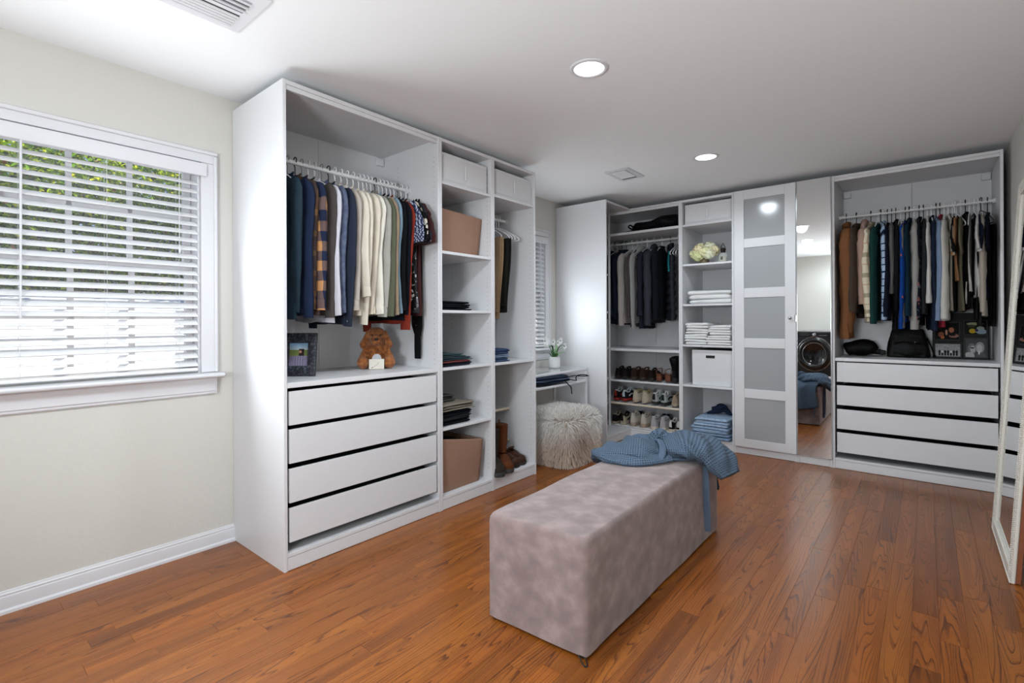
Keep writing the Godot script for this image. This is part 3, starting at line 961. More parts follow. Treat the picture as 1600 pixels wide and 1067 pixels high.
# ------------------------------------------------------------------ bench, robe, pouf, table
func build_bench() -> void:
	var o := thing("velvet_bench", "long dusty-mauve velvet storage bench standing on the oak floor", "bench", Vector3(1.80, 0, -1.09), 0.0)
	# cushioned cover, slightly bowed; seams of piping round the lid
	var sx := 0.221
	var sz := 0.725
	var k := MB.new()
	var ys := [0.012, 0.03, 0.09, 0.16, 0.23, 0.30, 0.36, 0.395, 0.413, 0.423, 0.428]
	var rows := []
	var per := []
	for i in 26: per.append([-1.0 + 2.0 * i / 26, 1.0, 0])
	for i in 60: per.append([1.0, 1.0 - 2.0 * i / 60, 1])
	for i in 26: per.append([1.0 - 2.0 * i / 26, -1.0, 2])
	for i in 60: per.append([-1.0, -1.0 + 2.0 * i / 60, 3])
	for q in 19:
		var y: float = ys[mini(q, 10)]
		var ins := 0.0 if y < 0.40 else pow((y - 0.40) / 0.028, 2.0) * 0.012
		var shrink: float = [0.0, 0.03, 0.08, 0.16, 0.3, 0.5, 0.75, 0.95, 1.0][maxi(q - 10, 0)]
		var dome := 0.008 * smoothstep(0.0, 0.5, shrink)
		var row := []
		for p in per:
			var x: float = p[0] * (sx - ins)
			var z: float = p[1] * (sz - ins)
			var cx := absf(p[0])
			var cz := absf(p[1])
			var fold: float = 0.0035 * sin(p[1] * 9.0 + y * 14.0 + p[2]) * sin(y * 9.0 + p[0] * 4.0 + p[2] * 1.7) * smoothstep(1.0, 0.85, minf(cx, cz))
			if p[2] == 0 or p[2] == 2: z += fold * 1.6 * signf(p[1])
			else: x += fold * signf(p[0])
			if cx > 0.93 and cz > 0.985 or cz > 0.99 and cx > 0.9:  # round the upright edges a little
				x -= signf(p[0]) * 0.0035
				z -= signf(p[1]) * 0.0035
			if shrink > 0.0:
				x = p[0] * (sx - ins) * (1.0 - shrink)
				z = p[1] * (sz - ins - shrink * sx)
			var ripple := 0.0015 * sin(x * 30.0 + z * 9.0) * smoothstep(0.0, 0.2, shrink)
			row.append(Vector3(x, y + dome + ripple + (0.012 * smoothstep(1.0, -0.2, p[1]) * smoothstep(0.2, 0.43, y)), z - 0.012 * p[0] * (1.0 - shrink) * smoothstep(0.0, 1.0, p[1])))
		rows.append(row)
	k.grid(rows, true, true, false)
	put("velvet_cover", k.mesh(), M.velvet, o)
	for s in [[1, 1], [1, -1], [-1, 1], [-1, -1]]: slabpart("foot", Vector3(s[0] * 0.19 - 0.015, 0.0, s[1] * 0.69 - 0.015), Vector3(s[0] * 0.19 + 0.015, 0.016, s[1] * 0.69 + 0.015), M.black, o)
	var lp := curve([Vector3(sx - 0.03, 0.012, sz - 0.01), Vector3(sx + 0.004, 0.004, sz + 0.014), Vector3(sx + 0.014, 0.002, sz + 0.004), Vector3(sx - 0.012, 0.012, sz - 0.02)], 12)
	tubepart("pull_loop", lp, 0.0025, M.black, o, 6)

func build_robe() -> void:
	var o := thing("bathrobe", "blue waffle-weave bathrobe heaped over the far end of the velvet bench", "robe", Vector3(1.80, 0.44, -1.55))
	var sub := func(a: Array) -> Array: return a.map(func(p): return p - o.position)
	var loftp := func(called: String, pts: Array, aa: Array, bb: Array, n: int, fold: float, fk: float, sd: float, m: Material) -> void:
		var k := MB.new()
		k.tube(curve(sub.call(pts), n), ramp(aa, n), 48, ramp(bb, n), Vector3.UP, true, fold, fk, sd)
		put(called, k.mesh(), m, o)
	loftp.call("robe_body", [Vector3(1.50, 0.385, -1.47), Vector3(1.54, 0.445, -1.46), Vector3(1.62, 0.472, -1.44), Vector3(1.71, 0.485, -1.47), Vector3(1.80, 0.478, -1.51), Vector3(1.84, 0.475, -1.53)], [0.10, 0.17, 0.20, 0.19, 0.12, 0.08], [0.02, 0.040, 0.052, 0.058, 0.048, 0.03], 30, 0.16, 6.0, 0.4, M.waffle)
	loftp.call("robe_body", [Vector3(1.58, 0.452, -1.30), Vector3(1.68, 0.462, -1.27), Vector3(1.78, 0.462, -1.31), Vector3(1.88, 0.470, -1.44)], [0.05, 0.075, 0.07, 0.05], [0.012, 0.026, 0.028, 0.015], 20, 0.14, 4.0, 2.0, M.waffle)
	loftp.call("robe_sleeve", [Vector3(1.78, 0.480, -1.52), Vector3(1.85, 0.500, -1.56), Vector3(1.93, 0.512, -1.60), Vector3(2.02, 0.500, -1.62), Vector3(2.09, 0.455, -1.62), Vector3(2.15, 0.385, -1.61)], [0.09, 0.15, 0.19, 0.18, 0.14, 0.085], [0.04, 0.062, 0.066, 0.060, 0.050, 0.032], 34, 0.13, 5.0, 1.1, M.waffle)
	loftp.call("robe_knot", [Vector3(1.735, 0.50, -1.53), Vector3(1.755, 0.535, -1.545), Vector3(1.775, 0.558, -1.555), Vector3(1.800, 0.555, -1.56), Vector3(1.81, 0.52, -1.555)], [0.03, 0.034, 0.036, 0.032, 0.02], [0.026, 0.03, 0.032, 0.028, 0.02], 16, 0.12, 3.0, 0.2, M.waffle)
	loftp.call("collar", [Vector3(1.55, 0.462, -1.52), Vector3(1.60, 0.505, -1.53), Vector3(1.66, 0.532, -1.54), Vector3(1.72, 0.530, -1.53), Vector3(1.78, 0.515, -1.50), Vector3(1.80, 0.505, -1.44)], [0.018, 0.026, 0.028, 0.026, 0.022, 0.016], [0.008, 0.012, 0.014, 0.014, 0.012, 0.008], 24, 0.1, 3.0, 0.9, M.terry)
	loftp.call("belt_loop", [Vector3(1.795, 0.54, -1.50), Vector3(1.83, 0.545, -1.46), Vector3(1.862, 0.515, -1.42), Vector3(1.868, 0.478, -1.37), Vector3(1.835, 0.456, -1.325), Vector3(1.79, 0.452, -1.31), Vector3(1.74, 0.462, -1.335)], [0.016, 0.017, 0.018, 0.018, 0.018, 0.017, 0.012], [0.006, 0.007, 0.007, 0.007, 0.006, 0.005, 0.004], 28, 0.06, 3.0, 0.3, M.terry)
	loftp.call("belt", [Vector3(1.83, 0.462, -1.40), Vector3(1.90, 0.463, -1.44), Vector3(1.97, 0.461, -1.50), Vector3(2.02, 0.451, -1.55), Vector3(2.034, 0.41, -1.565), Vector3(2.035, 0.30, -1.575), Vector3(2.036, 0.18, -1.585), Vector3(2.034, 0.065, -1.60)], [0.016, 0.017, 0.017, 0.018, 0.018, 0.019, 0.019, 0.016], [0.006, 0.006, 0.006, 0.006, 0.006, 0.006, 0.006, 0.005], 40, 0.05, 3.0, 0.7, M.terry)
	loftp.call("belt", [Vector3(1.96, 0.49, -1.70), Vector3(1.965, 0.47, -1.80), Vector3(1.968, 0.42, -1.845), Vector3(1.97, 0.28, -1.85), Vector3(1.972, 0.10, -1.846)], [0.018, 0.018, 0.018, 0.018, 0.016], [0.006, 0.006, 0.006, 0.006, 0.005], 24, 0.05, 3.0, 0.1, M.terry)
	# the skirt of the robe hangs over the far end
	var k := MB.new()
	var rows := []
	var line := curve([Vector3(0, 0.50, -1.62), Vector3(0, 0.492, -1.72), Vector3(0, 0.468, -1.80), Vector3(0, 0.42, -1.846), Vector3(0, 0.34, -1.855), Vector3(0, 0.23, -1.852)], 24)
	for side in 2:
		for jj in line.size():
			var j := jj if side == 0 else line.size() - 1 - jj
			var row := []
			for i in 30:
				var f := i / 29.0
				var x := lerpf(1.56, 2.00, f) + 0.02 * sin(j * 0.3)
				var p: Vector3 = line[j]
				var w := 0.010 * sin(f * 19.0 + j * 0.12) * smoothstep(6, 16, j)
				var off := -0.006 if side else 0.006
				row.append(Vector3(x, p.y + off + 0.012 * sin(f * 9) * (1.0 if j < 14 else 0.0) - 0.05 * sin(f * 3.0) * smoothstep(12, 24, j), p.z - w - 0.004 - (0.006 if side == 0 else -0.004)) - o.position)
			rows.append(row)
	k.grid(rows)
	put("robe_skirt", k.mesh(), M.waffle, o)

func build_pouf() -> void:
	var o := thing("fur_pouf", "square pouf in long cream faux fur beside the little glass table", "pouf", Vector3(0.47, 0, -2.49))
	var hs := Vector3(0.255, 0.195, 0.25)
	var k := MB.new()
	var se := func(dir: Vector3) -> Vector3:                 # rounded-box surface along a direction
		var a := Vector3(absf(dir.x) / hs.x, absf(dir.y) / hs.y, absf(dir.z) / hs.z)
		var n := pow(pow(a.x, 7.0) + pow(a.y, 7.0) + pow(a.z, 7.0), 1.0 / 7.0)
		return dir / n
	var rows := []
	for j in 25:
		var row := []
		for i in 48:
			var f := -PI / 2 + PI * j / 24
			row.append(se.call(Vector3(cos(f) * cos(TAU * i / 48), sin(f), -cos(f) * sin(TAU * i / 48))) + Vector3(0, 0.202, 0))
		rows.append(row)
	k.grid(rows, true)
	put("cushion_body", k.mesh(), mat(Color(0.93, 0.88, 0.82), 0.95), o)
	var st := MB.new()                                        # one lock of fur, root at the origin, bending down at its tip
	st.tube([Vector3(0, 0, 0), Vector3(0, 0.02, 0.002), Vector3(0, 0.038, 0.009), Vector3(0, 0.052, 0.022)], [0.0019, 0.0017, 0.0012, 0.0003], 3)
	var sm := st.mesh()
	var mm := MultiMesh.new()
	mm.transform_format = MultiMesh.TRANSFORM_3D
	mm.use_colors = true
	mm.mesh = sm
	var cnt := 42000
	mm.instance_count = cnt
	rng.seed = 5
	for i in cnt:
		var d := Vector3(rng.randfn(), rng.randfn(), rng.randfn()).normalized()
		if d.y < 0 and rng.randf() < 0.25: d.y = -d.y
		d *= Vector3(1, 1.0, 1)
		var p: Vector3 = se.call(d)
		var a := Vector3(pow(absf(p.x / hs.x), 6.0) * signf(p.x) / hs.x, pow(absf(p.y / hs.y), 6.0) * signf(p.y) / hs.y, pow(absf(p.z / hs.z), 6.0) * signf(p.z) / hs.z).normalized()
		if a.y < -0.5: a = Vector3(a.x, 0, a.z).normalized() if Vector2(a.x, a.z).length() > 0.01 else Vector3.RIGHT
		var lean := (a + Vector3(rng.randfn(0, 0.22), rng.randfn(0, 0.15) - 0.5 * (1.0 - absf(a.y)), rng.randfn(0, 0.22))).normalized()
		var tip := Vector3(rng.randfn(0, 0.3), -1, rng.randfn(0, 0.3)) if a.y < 0.6 else Vector3(rng.randfn(), 0, rng.randfn())
		var side := lean.cross(tip).normalized()
		var b := Basis(side, lean, side.cross(lean) )
		var s := rng.randf_range(0.75, 1.4)
		mm.set_instance_transform(i, Transform3D(Basis(b.x * s * 1.3, b.y * s, b.z * s), p + Vector3(0, 0.204, 0)))
		# natural colour: white crown, sandy flanks, a browner patch on the near side
		var c := Color(1.0, 1.0, 0.995).lerp(Color(0.93, 0.85, 0.77), smoothstep(0.10, -0.06, p.y + rng.randfn(0, 0.03)) * 0.75)
		var patch := exp(-pow((p.x - 0.20) / 0.13, 2.0) - pow((p.y - 0.02) / 0.12, 2.0) - pow((p.z - 0.1) / 0.16, 2.0))
		c = c.lerp(Color(0.62, 0.48, 0.39), patch * 0.6)
		if rng.randf() < 0.08: c = c.lerp(Color(0.5, 0.38, 0.3), 0.5)
		mm.set_instance_color(i, c.srgb_to_linear())
	var mi := MultiMeshInstance3D.new()
	mi.name = "fur"
	mi.multimesh = mm
	var fm := mat(Color.WHITE, 0.75)
	fm.vertex_color_use_as_albedo = true
	fm.backlight_enabled = true
	fm.backlight = Color(0.85, 0.83, 0.80)
	mi.material_override = fm
	mi.set_meta("kind", "stuff")
	o.add_child(mi)

func build_table() -> void:
	# white steel table with a glass top and a tray under it
	var o := thing("glass_table", "small white metal side table with glass top and tray in the corner", "table", Vector3(0.245, 0, -2.64))
	var x0 := -0.19
	var x1 := 0.185
	var z0 := -0.36
	var z1 := 0.46
	for p in [[x0, z0], [x0, z1], [x1, z0], [x1, z1]]: slabpart("leg", Vector3(p[0] - 0.009, 0, p[1] - 0.009), Vector3(p[0] + 0.009, 0.728, p[1] + 0.009), M.trim, o)
	for y in [0.737, 0.625]:
		for p in [[x0, z0, x1, z0], [x0, z1, x1, z1], [x0, z0, x0, z1], [x1, z0, x1, z1]]:
			slabpart("rail", Vector3(p[0] - 0.009, y - 0.009, p[1] - 0.009), Vector3(p[2] + 0.009, y + 0.009, p[3] + 0.009), M.trim, o)
	slabpart("tray", Vector3(x0, 0.615, z0), Vector3(x1, 0.622, z1), M.trim, o)
	var gm := mat(Color(0.93, 0.96, 0.95, 0.12), 0.03)
	gm.transparency = BaseMaterial3D.TRANSPARENCY_ALPHA
	slabpart("glass_top", Vector3(x0, 0.746, z0), Vector3(x1, 0.752, z1), gm, o, 0.0)
	# navy drawstring garment lying on the tray
	var g := thing("folded_garment", "navy garment with drawstrings spilling from the tray of the glass table", "clothing", Vector3(0.30, 0.634, -2.62))
	var navy := cloth(Color(0.13, 0.17, 0.25))
	for i in 3:
		var k := MB.new()
		k.tube(curve([Vector3(-0.1, 0.004 + i * 0.018, 0.36 - i * 0.05), Vector3(-0.03, 0.014 + i * 0.02, 0.15), Vector3(0.02, 0.022 + i * 0.02, -0.05), Vector3(-0.0, 0.016 + i * 0.018, -0.22 + i * 0.04)], 14), ramp([0.05, 0.12, 0.11, 0.05], 14), 20, ramp([0.004, 0.014, 0.016, 0.008], 14), Vector3.UP, true, 0.25, 4.0, i * 1.3)
		put("fold", k.mesh(), [navy, cloth(Color(0.33, 0.39, 0.50)), navy][i], g)
	var bk := cloth(Color(0.06, 0.07, 0.10))
	tubepart("drawstring", curve([Vector3(0.09, 0.04, -0.05), Vector3(0.15, 0.03, -0.09), Vector3(0.165, 0.02, -0.15), Vector3(0.13, 0.035, -0.2), Vector3(0.1, 0.05, -0.28), Vector3(0.14, 0.055, -0.33), Vector3(0.17, 0.05, -0.34)], 30), 0.005, bk, g, 6)
	tubepart("drawstring", curve([Vector3(0.08, 0.04, -0.06), Vector3(0.13, 0.025, -0.02), Vector3(0.165, -0.005, -0.02), Vector3(0.172, -0.03, -0.05), Vector3(0.172, -0.06, -0.06), Vector3(0.172, -0.095, -0.065)], 26), 0.005, bk, g, 6)
	tubepart("drawstring", curve([Vector3(0.1, 0.05, -0.1), Vector3(0.14, 0.06, -0.16), Vector3(0.12, 0.05, -0.24), Vector3(0.155, 0.045, -0.3), Vector3(0.175, 0.045, -0.355)], 26), 0.0045, bk, g, 6)
	# orchid in a white pot
	var p := thing("potted_orchid", "white orchid in a white ceramic pot on the glass table", "plant", Vector3(0.215, 0.752, -2.78))
	lathepart("pot", [Vector2(0, 0), Vector2(0.046, 0), Vector2(0.052, 0.006), Vector2(0.055, 0.02), Vector2(0.056, 0.105), Vector2(0.053, 0.108), Vector2(0.050, 0.105), Vector2(0.049, 0.09), Vector2(0, 0.09)], mat(Color(0.87, 0.87, 0.87), 0.35), p, Vector3.ZERO, 36)
	lathepart("soil", [Vector2(0, 0.094), Vector2(0.049, 0.092)], mat(Color(0.16, 0.12, 0.08), 0.95), p)
	var gl := mat(Color(0.13, 0.30, 0.17), 0.45)
	var gl2 := mat(Color(0.33, 0.50, 0.26), 0.5)
	for i in 8:
		var an: float = [0.6, 2.2, 3.9, 5.4, 1.4, 3.0, 4.6, 0.1][i]
		var l: float = [0.16, 0.13, 0.12, 0.14, 0.10, 0.12, 0.11, 0.15][i]
		var d := Vector3(cos(an), 0, sin(an))
		var up := 0.06 if i < 4 else 0.13
		var k := MB.new()
		k.tube(curve([Vector3(0, 0.09, 0) + d * 0.012, Vector3(0, 0.09 + up * 0.8, 0) + d * l * 0.35, Vector3(0, 0.09 + up, 0) + d * l * 0.7, Vector3(0, 0.09 + up * 0.85, 0) + d * l * 0.85], 12), ramp([0.005, 0.022, 0.022, 0.002], 12) if i < 4 else ramp([0.004, 0.009, 0.007, 0.001], 12), 10, ramp([0.003, 0.002, 0.002, 0.001], 12))
		put("leaf", k.mesh(), gl if i % 3 else gl2, p)
	var pet := mat(Color(0.90, 0.90, 0.90), 0.6)
	pet.backlight_enabled = true
	pet.backlight = Color(0.4, 0.4, 0.4)
	var ends := [Vector3(-0.02, 0.26, 0.13), Vector3(0.03, 0.25, 0.07), Vector3(0.05, 0.24, 0.02), Vector3(0.09, 0.21, -0.03), Vector3(0.03, 0.26, -0.05), Vector3(-0.04, 0.24, 0.09)]
	for i in 6:
		var e: Vector3 = ends[i]
		tubepart("stem", curve([Vector3(0.005 * i - 0.012, 0.09, 0), Vector3(e.x * 0.3, e.y * 0.75, e.z * 0.4), e], 12), 0.002, gl2, p, 6)
		for q in 5:
			var an := TAU * q / 5.0 + i
			var k := MB.new()
			var rr := 0.048 if i in [0, 5] else 0.030
			var dd := Vector3(0.4, cos(an), sin(an)).normalized()
			k.tube(curve([e, e + dd * rr * 0.6, e + dd * rr * 1.2], 6), [0.003, 0.010, 0.015, 0.017, 0.015, 0.009, 0.002], 8, 0.0015, Vector3.RIGHT)
			put("petal", k.mesh(), pet, p)
		var c := MB.new()
		c.ell(e + Vector3(0.006, 0, 0), Vector3(0.005, 0.006, 0.006), 8, 5)
		put("flower_centre", c.mesh(), mat(Color(0.30, 0.24, 0.18), 0.6), p)

func build_floor_mirror() -> void:
	# leans on the right wall; local: y up along the glass, x along its width, z out of the face
	var o := thing("floor_mirror", "tall white-framed mirror with a beaded edge leaning on the right wall", "mirror", Vector3(3.245, 0.0, -2.44))
	var lean := atan2(0.115, 1.94)
	o.rotation = Vector3(0, 0, 0)
	o.basis = Basis(Vector3(0, 0, -1), Vector3(sin(lean), cos(lean), 0), Vector3(-cos(lean), sin(lean), 0)).orthonormalized()
	var w := 0.80
	var h := 1.95
	var fm := mat(Color(0.83, 0.81, 0.77), 0.4)
	var f := 0.062
	var wood := mat(Color(0.50, 0.27, 0.14), 0.6)
	slabpart("back_board", Vector3(-w / 2 + 0.006, 0.004, -0.022), Vector3(w / 2 - 0.006, h - 0.004, -0.004), wood, o)
	slabpart("frame", Vector3(-w / 2, 0, -0.004), Vector3(-w / 2 + f, h, 0.014), fm, o, 0.005)
	slabpart("frame", Vector3(w / 2 - f, 0, -0.004), Vector3(w / 2, h, 0.014), fm, o, 0.005)
	slabpart("frame", Vector3(-w / 2 + f, 0, -0.004), Vector3(w / 2 - f, f, 0.014), fm, o, 0.005)
	slabpart("frame", Vector3(-w / 2 + f, h - f, -0.004), Vector3(w / 2 - f, h, 0.014), fm, o, 0.005)
	slabpart("mirror_glass", Vector3(-w / 2 + f - 0.004, f - 0.004, 0.0), Vector3(w / 2 - f + 0.004, h - f + 0.004, 0.004), M.mirror, o, 0.0005)
	var k := MB.new()                                         # fine beading along both edges of the frame
	for x in [-w / 2 + 0.004, -w / 2 + f - 0.003, w / 2 - f + 0.003, w / 2 - 0.004]:
		for i in int(h / 0.009): k.box(Vector3(x, 0.006 + i * 0.009, 0.014), Vector3(0.008, 0.0066, 0.007), 0.002)
	for y in [0.004, f - 0.003, h - f + 0.003, h - 0.004]:
		for i in int(w / 0.009): k.box(Vector3(-w / 2 + 0.006 + i * 0.009, y, 0.014), Vector3(0.0066, 0.008, 0.007), 0.002)
	var b := put("beading", k.mesh(), fm, o)
	b.set_meta("kind", "stuff")

func build_dryer() -> void:
	# seen in the mirror door
	var o := thing("front_loader_dryer", "graphite front-loading dryer seen reflected in the mirror door", "dryer", Vector3(1.405, 0, 2.27), PI)
	var body := mat(Color(0.13, 0.13, 0.14), 0.3, 0.5)
	slabpart("cabinet", Vector3(-0.343, 0.02, -0.34), Vector3(0.343, 0.985, 0.34), body, o, 0.012)
	slabpart("control_panel", Vector3(-0.335, 0.905, 0.34), Vector3(0.335, 0.975, 0.352), mat(Color(0.10, 0.10, 0.11), 0.2), o, 0.005)
	slabpart("top_trim", Vector3(-0.343, 0.985, -0.34), Vector3(0.343, 1.0, 0.345), mat(Color(0.55, 0.55, 0.56), 0.3, 0.7), o, 0.004)
	var d := put("door", null, null, o, Vector3(0, 0.595, 0.342), Vector3(PI / 2, 0, 0))
	lathepart("door_ring", [Vector2(0.195, 0.0), Vector2(0.20, 0.03), Vector2(0.235, 0.042), Vector2(0.27, 0.036), Vector2(0.292, 0.018), Vector2(0.298, 0.0)], mat(Color(0.05, 0.05, 0.055), 0.2), d, Vector3.ZERO, 56)
	lathepart("outer_trim", [Vector2(0.297, 0.0), Vector2(0.300, 0.008), Vector2(0.306, 0.008), Vector2(0.308, 0.0)], M.chrome, d, Vector3.ZERO, 56)
	lathepart("inner_trim", [Vector2(0.190, 0.02), Vector2(0.194, 0.036), Vector2(0.203, 0.038), Vector2(0.206, 0.03)], mat(Color(0.5, 0.5, 0.52), 0.25, 1.0), d, Vector3.ZERO, 56)
	lathepart("door_glass", [Vector2(0, 0.0), Vector2(0.07, 0.004), Vector2(0.14, 0.014), Vector2(0.192, 0.034)], mat(Color(0.04, 0.045, 0.05), 0.06), d, Vector3.ZERO, 48)
	var kn := put("dial", null, null, o, Vector3(0, 0.94, 0.352), Vector3(PI / 2, 0, 0))
	lathepart("dial_cap", [Vector2(0.034, 0), Vector2(0.032, 0.018), Vector2(0.028, 0.022), Vector2(0, 0.022)], M.chrome, kn)
	slabpart("display", Vector3(0.09, 0.92, 0.352), Vector3(0.24, 0.96, 0.3535), M.black, o, 0.0)
	for i in 5: lathepart("button", [Vector2(0.007, 0), Vector2(0.006, 0.004), Vector2(0, 0.005)], mat(Color(0.6, 0.6, 0.62), 0.4), put("button_base", bx(Vector3(0.016, 0.016, 0.002)), body, o, Vector3(-0.09 - i * 0.03, 0.925, 0.353), Vector3(PI / 2, 0, 0)), Vector3(0, 0.001, 0), 10)
	for s in [[1, 1], [1, -1], [-1, 1], [-1, -1]]: lathepart("foot", [Vector2(0.022, 0), Vector2(0.022, 0.015), Vector2(0.012, 0.022), Vector2(0, 0.022)], M.black, o, Vector3(s[0] * 0.29, 0, s[1] * 0.29), 12)

# ------------------------------------------------------------------ hangers and clothes
# local axes: origin on the rail, x across the garment, y up, z along the rail
func hanger_mesh(kind: String) -> Array:                     # [hook, frame]
	if cache.has("hg" + kind): return cache["hg" + kind]
	var r := 0.0016 if kind == "wire" else 0.0034 if kind == "white" else 0.003
	var hook := []
	for i in 13:
		var a := lerpf(-0.5, PI + 0.25, i / 12.0)
		hook.append(Vector3(0.0175 * cos(a), 0.0165 * sin(a) - 0.001, 0))
	hook = [Vector3(0.016, -0.014, 0)] + hook
	hook.append_array([Vector3(-0.012, -0.022, 0), Vector3(0.0, -0.040, 0), Vector3(0.0, -0.085, 0)])
	var h := MB.new()
	h.tube(hook, r, 8, null, Vector3.BACK)
	var f := MB.new()
	var pts := [Vector3(0.0, -0.083, 0), Vector3(0.03, -0.090, 0), Vector3(0.10, -0.120, 0), Vector3(0.175, -0.160, 0), Vector3(0.203, -0.180, 0), Vector3(0.208, -0.193, 0), Vector3(0.195, -0.201, 0), Vector3(0.1, -0.202, 0), Vector3(0.0, -0.202, 0)]
	var q := curve(pts, 40)
	var l := q.map(func(p): return Vector3(-p.x, p.y, p.z))
	l.reverse()
	f.tube(q, r * 1.15, 8, r * (1.15 if kind != "black" else 0.8), Vector3.BACK)
	f.tube(l, r * 1.15, 8, r * (1.15 if kind != "black" else 0.8), Vector3.BACK)
	cache["hg" + kind] = [h.mesh(), f.mesh()]
	return cache["hg" + kind]

func hanger(kind: String, at: Vector3, turn: float, label: String, group: String) -> Node3D:
	var o := thing("clothes_hanger", label, "hanger", at, turn, group)
	var g := hanger_mesh(kind)
	var m: Material = {"white": M.hang_white, "black": M.hang_black, "wire": M.wire}[kind]
	put("hook", g[0], m, o)
	put("frame", g[1], m, o)
	return o

# a garment: body, two sleeves with cuffs, collar or hood
func garment(s: Dictionary, at: Vector3, turn: float, group: String) -> Node3D:
	var o := thing(s.n, s.l, s.get("c", "shirt"), at, turn, group)
	var pat: String = s.get("t", "")
	var m := cloth(s.col, pat)
	var sd: float = rng.randf() * 10.0
	var hw: float = s.get("w", 0.195)
	var th: float = s.get("th", 0.014)
	var len_: float = s.get("len", 0.74)
	var kind: String = s.get("sl", "long")
	var flare: float = s.get("fl", 0.012)
	var quilt: bool = s.get("quilt", false)
	var ntop: float = s.get("neck", -0.088)
	var ys := [ntop, ntop - 0.010, ntop - 0.028, ntop - 0.050, ntop - 0.072, ntop - 0.10]
	var ws := [0.062, 0.085, 0.125, 0.165, 0.192, hw]
	if kind == "strap":
		ws = [0.05, 0.055, 0.06, 0.07, 0.085, 0.12]
	for i in 6: ws[i] *= hw / 0.195
	var n := 14 if not quilt else 40
	for i in range(1, n + 1):
		var f := float(i) / n
		ys.append(ntop - 0.10 - (len_ - 0.10) * f)
		ws.append((hw - 0.012 * sin(f * PI) + flare * f) * (1.0 if kind != "strap" else lerpf(0.62, 1.0, smoothstep(0.0, 0.3, f))))
	var k := MB.new()
	var rows := []
	var uvs := []
	for j in ys.size():
		var row := []
		var ur := []
		var f := clampf((ntop - ys[j]) / len_, 0.0, 1.0)
		var t: float = th * (0.55 + 0.45 * smoothstep(0.0, 0.15, f)) * (1.0 + 0.25 * f)
		if quilt: t *= 0.72 + 0.5 * absf(sin((ys[j] - ntop) * PI / 0.085))
		for i in 36:
			var q := TAU * i / 36
			var cx := signf(cos(q)) * pow(absf(cos(q)), 0.55)
			var cz := signf(sin(q)) * pow(absf(sin(q)), 0.75)
			var x: float = ws[j] * cx
			var wave: float = (0.008 * sin(x * 31.0 + sd + f * 2.2) + 0.005 * sin(x * 57.0 - sd * 1.7 + f * 4.0)) * f
			row.append(Vector3(x, ys[j] + 0.006 * f * sin(x * 21.0 + sd), t * cz + wave))
			ur.append(Vector2(x + (0.31 if cz < 0 else 0.0), ys[j]))
		rows.append(row)
		uvs.append(ur)
	k.grid(rows, true, true, true, uvs)
	put("body", k.mesh(), m, o)
	if kind == "long" or kind == "short":
		var sl: float = s.get("sll", 0.60 if kind == "long" else 0.20)
		for side in [-1, 1]:
			var a: float = hw * 0.92
			var out_: float = rng.randf_range(0.004, 0.045) if kind == "long" else 0.060
			var zz := rng.randf_range(-0.004, 0.006)
			var pts := [Vector3(a - 0.03, ntop - 0.078, 0), Vector3(a + 0.012, ntop - 0.105, zz), Vector3(a + 0.022 + out_ * 0.4, ntop - 0.17, zz), Vector3(a + out_, ntop - 0.08 - sl * 0.55, zz + rng.randf_range(-0.006, 0.006)), Vector3(a + out_ + rng.randf_range(-0.03, 0.02), ntop - 0.08 - sl * rng.randf_range(0.96, 1.05), zz + rng.randf_range(-0.008, 0.008))]
			pts = pts.map(func(p): return Vector3(p.x * side, p.y, p.z))
			var c := curve(pts, 18)
			var ra: Array
			var rb: Array
			var tw: float = s.get("sw", 1.0)
			if kind == "long":
				ra = ramp([0.045, 0.062, 0.062, 0.052, 0.043], 18).map(func(v): return v * tw)
				rb = ramp([th * 0.8, th * 1.4, th * 1.5, th * 1.4, th * 1.25], 18)
			else:
				ra = ramp([0.050, 0.075, 0.085, 0.088, 0.090], 18)
				rb = ramp([th * 0.7, th * 1.0, th * 1.0, th * 0.95, th * 0.95], 18)
			for i in ra.size():                                # creases along the arm
				ra[i] *= 1.0 + 0.03 * sin(i * 1.9 + sd + side) + 0.025 * sin(i * 0.8 - sd)
				rb[i] *= 1.0 + 0.11 * sin(i * 2.3 + sd * 2.0) + 0.06 * sin(i * 0.9 + sd)
			var kk := MB.new()
			kk.tube(c, ra, 16, rb, Vector3.BACK, true, 0.10, 3.0, sd)
			var sv := put("sleeve", kk.mesh(), m, o)
			if s.get("cuff", true):
				var e: Vector3 = c[c.size() - 1]
				var dirv: Vector3 = (e - c[c.size() - 2]).normalized()
				var cf := MB.new()
				var cl: float = s.get("cuffl", 0.055) if kind == "long" else 0.018
				var rw: float = ra[ra.size() - 1]
				var rt: float = rb[rb.size() - 1]
				cf.tube([e - dirv * 0.004, e, e + dirv * cl * 0.5, e + dirv * cl], [rw * 0.9, rw * 0.97, rw * 0.97, rw * 0.95], 16, [rt * 0.9, rt * 1.02, rt * 1.02, rt * 0.98], Vector3.BACK)
				put("cuff", cf.mesh(), cloth(s.trim, "") if s.has("trim") else m, sv)
				if s.get("button", false):
					var bt := MB.new()
					bt.ell(e + dirv * cl * 0.5 + Vector3(side * rw * 0.5, 0, rt + 0.001), Vector3(0.0045, 0.0045, 0.0015), 8, 5)
					put("button", bt.mesh(), cloth(Color(0.55, 0.56, 0.6)), sv)
	var col: String = s.get("collar", "shirt")
	var cm: Material = cloth(s.trim, "") if s.has("trim") else m
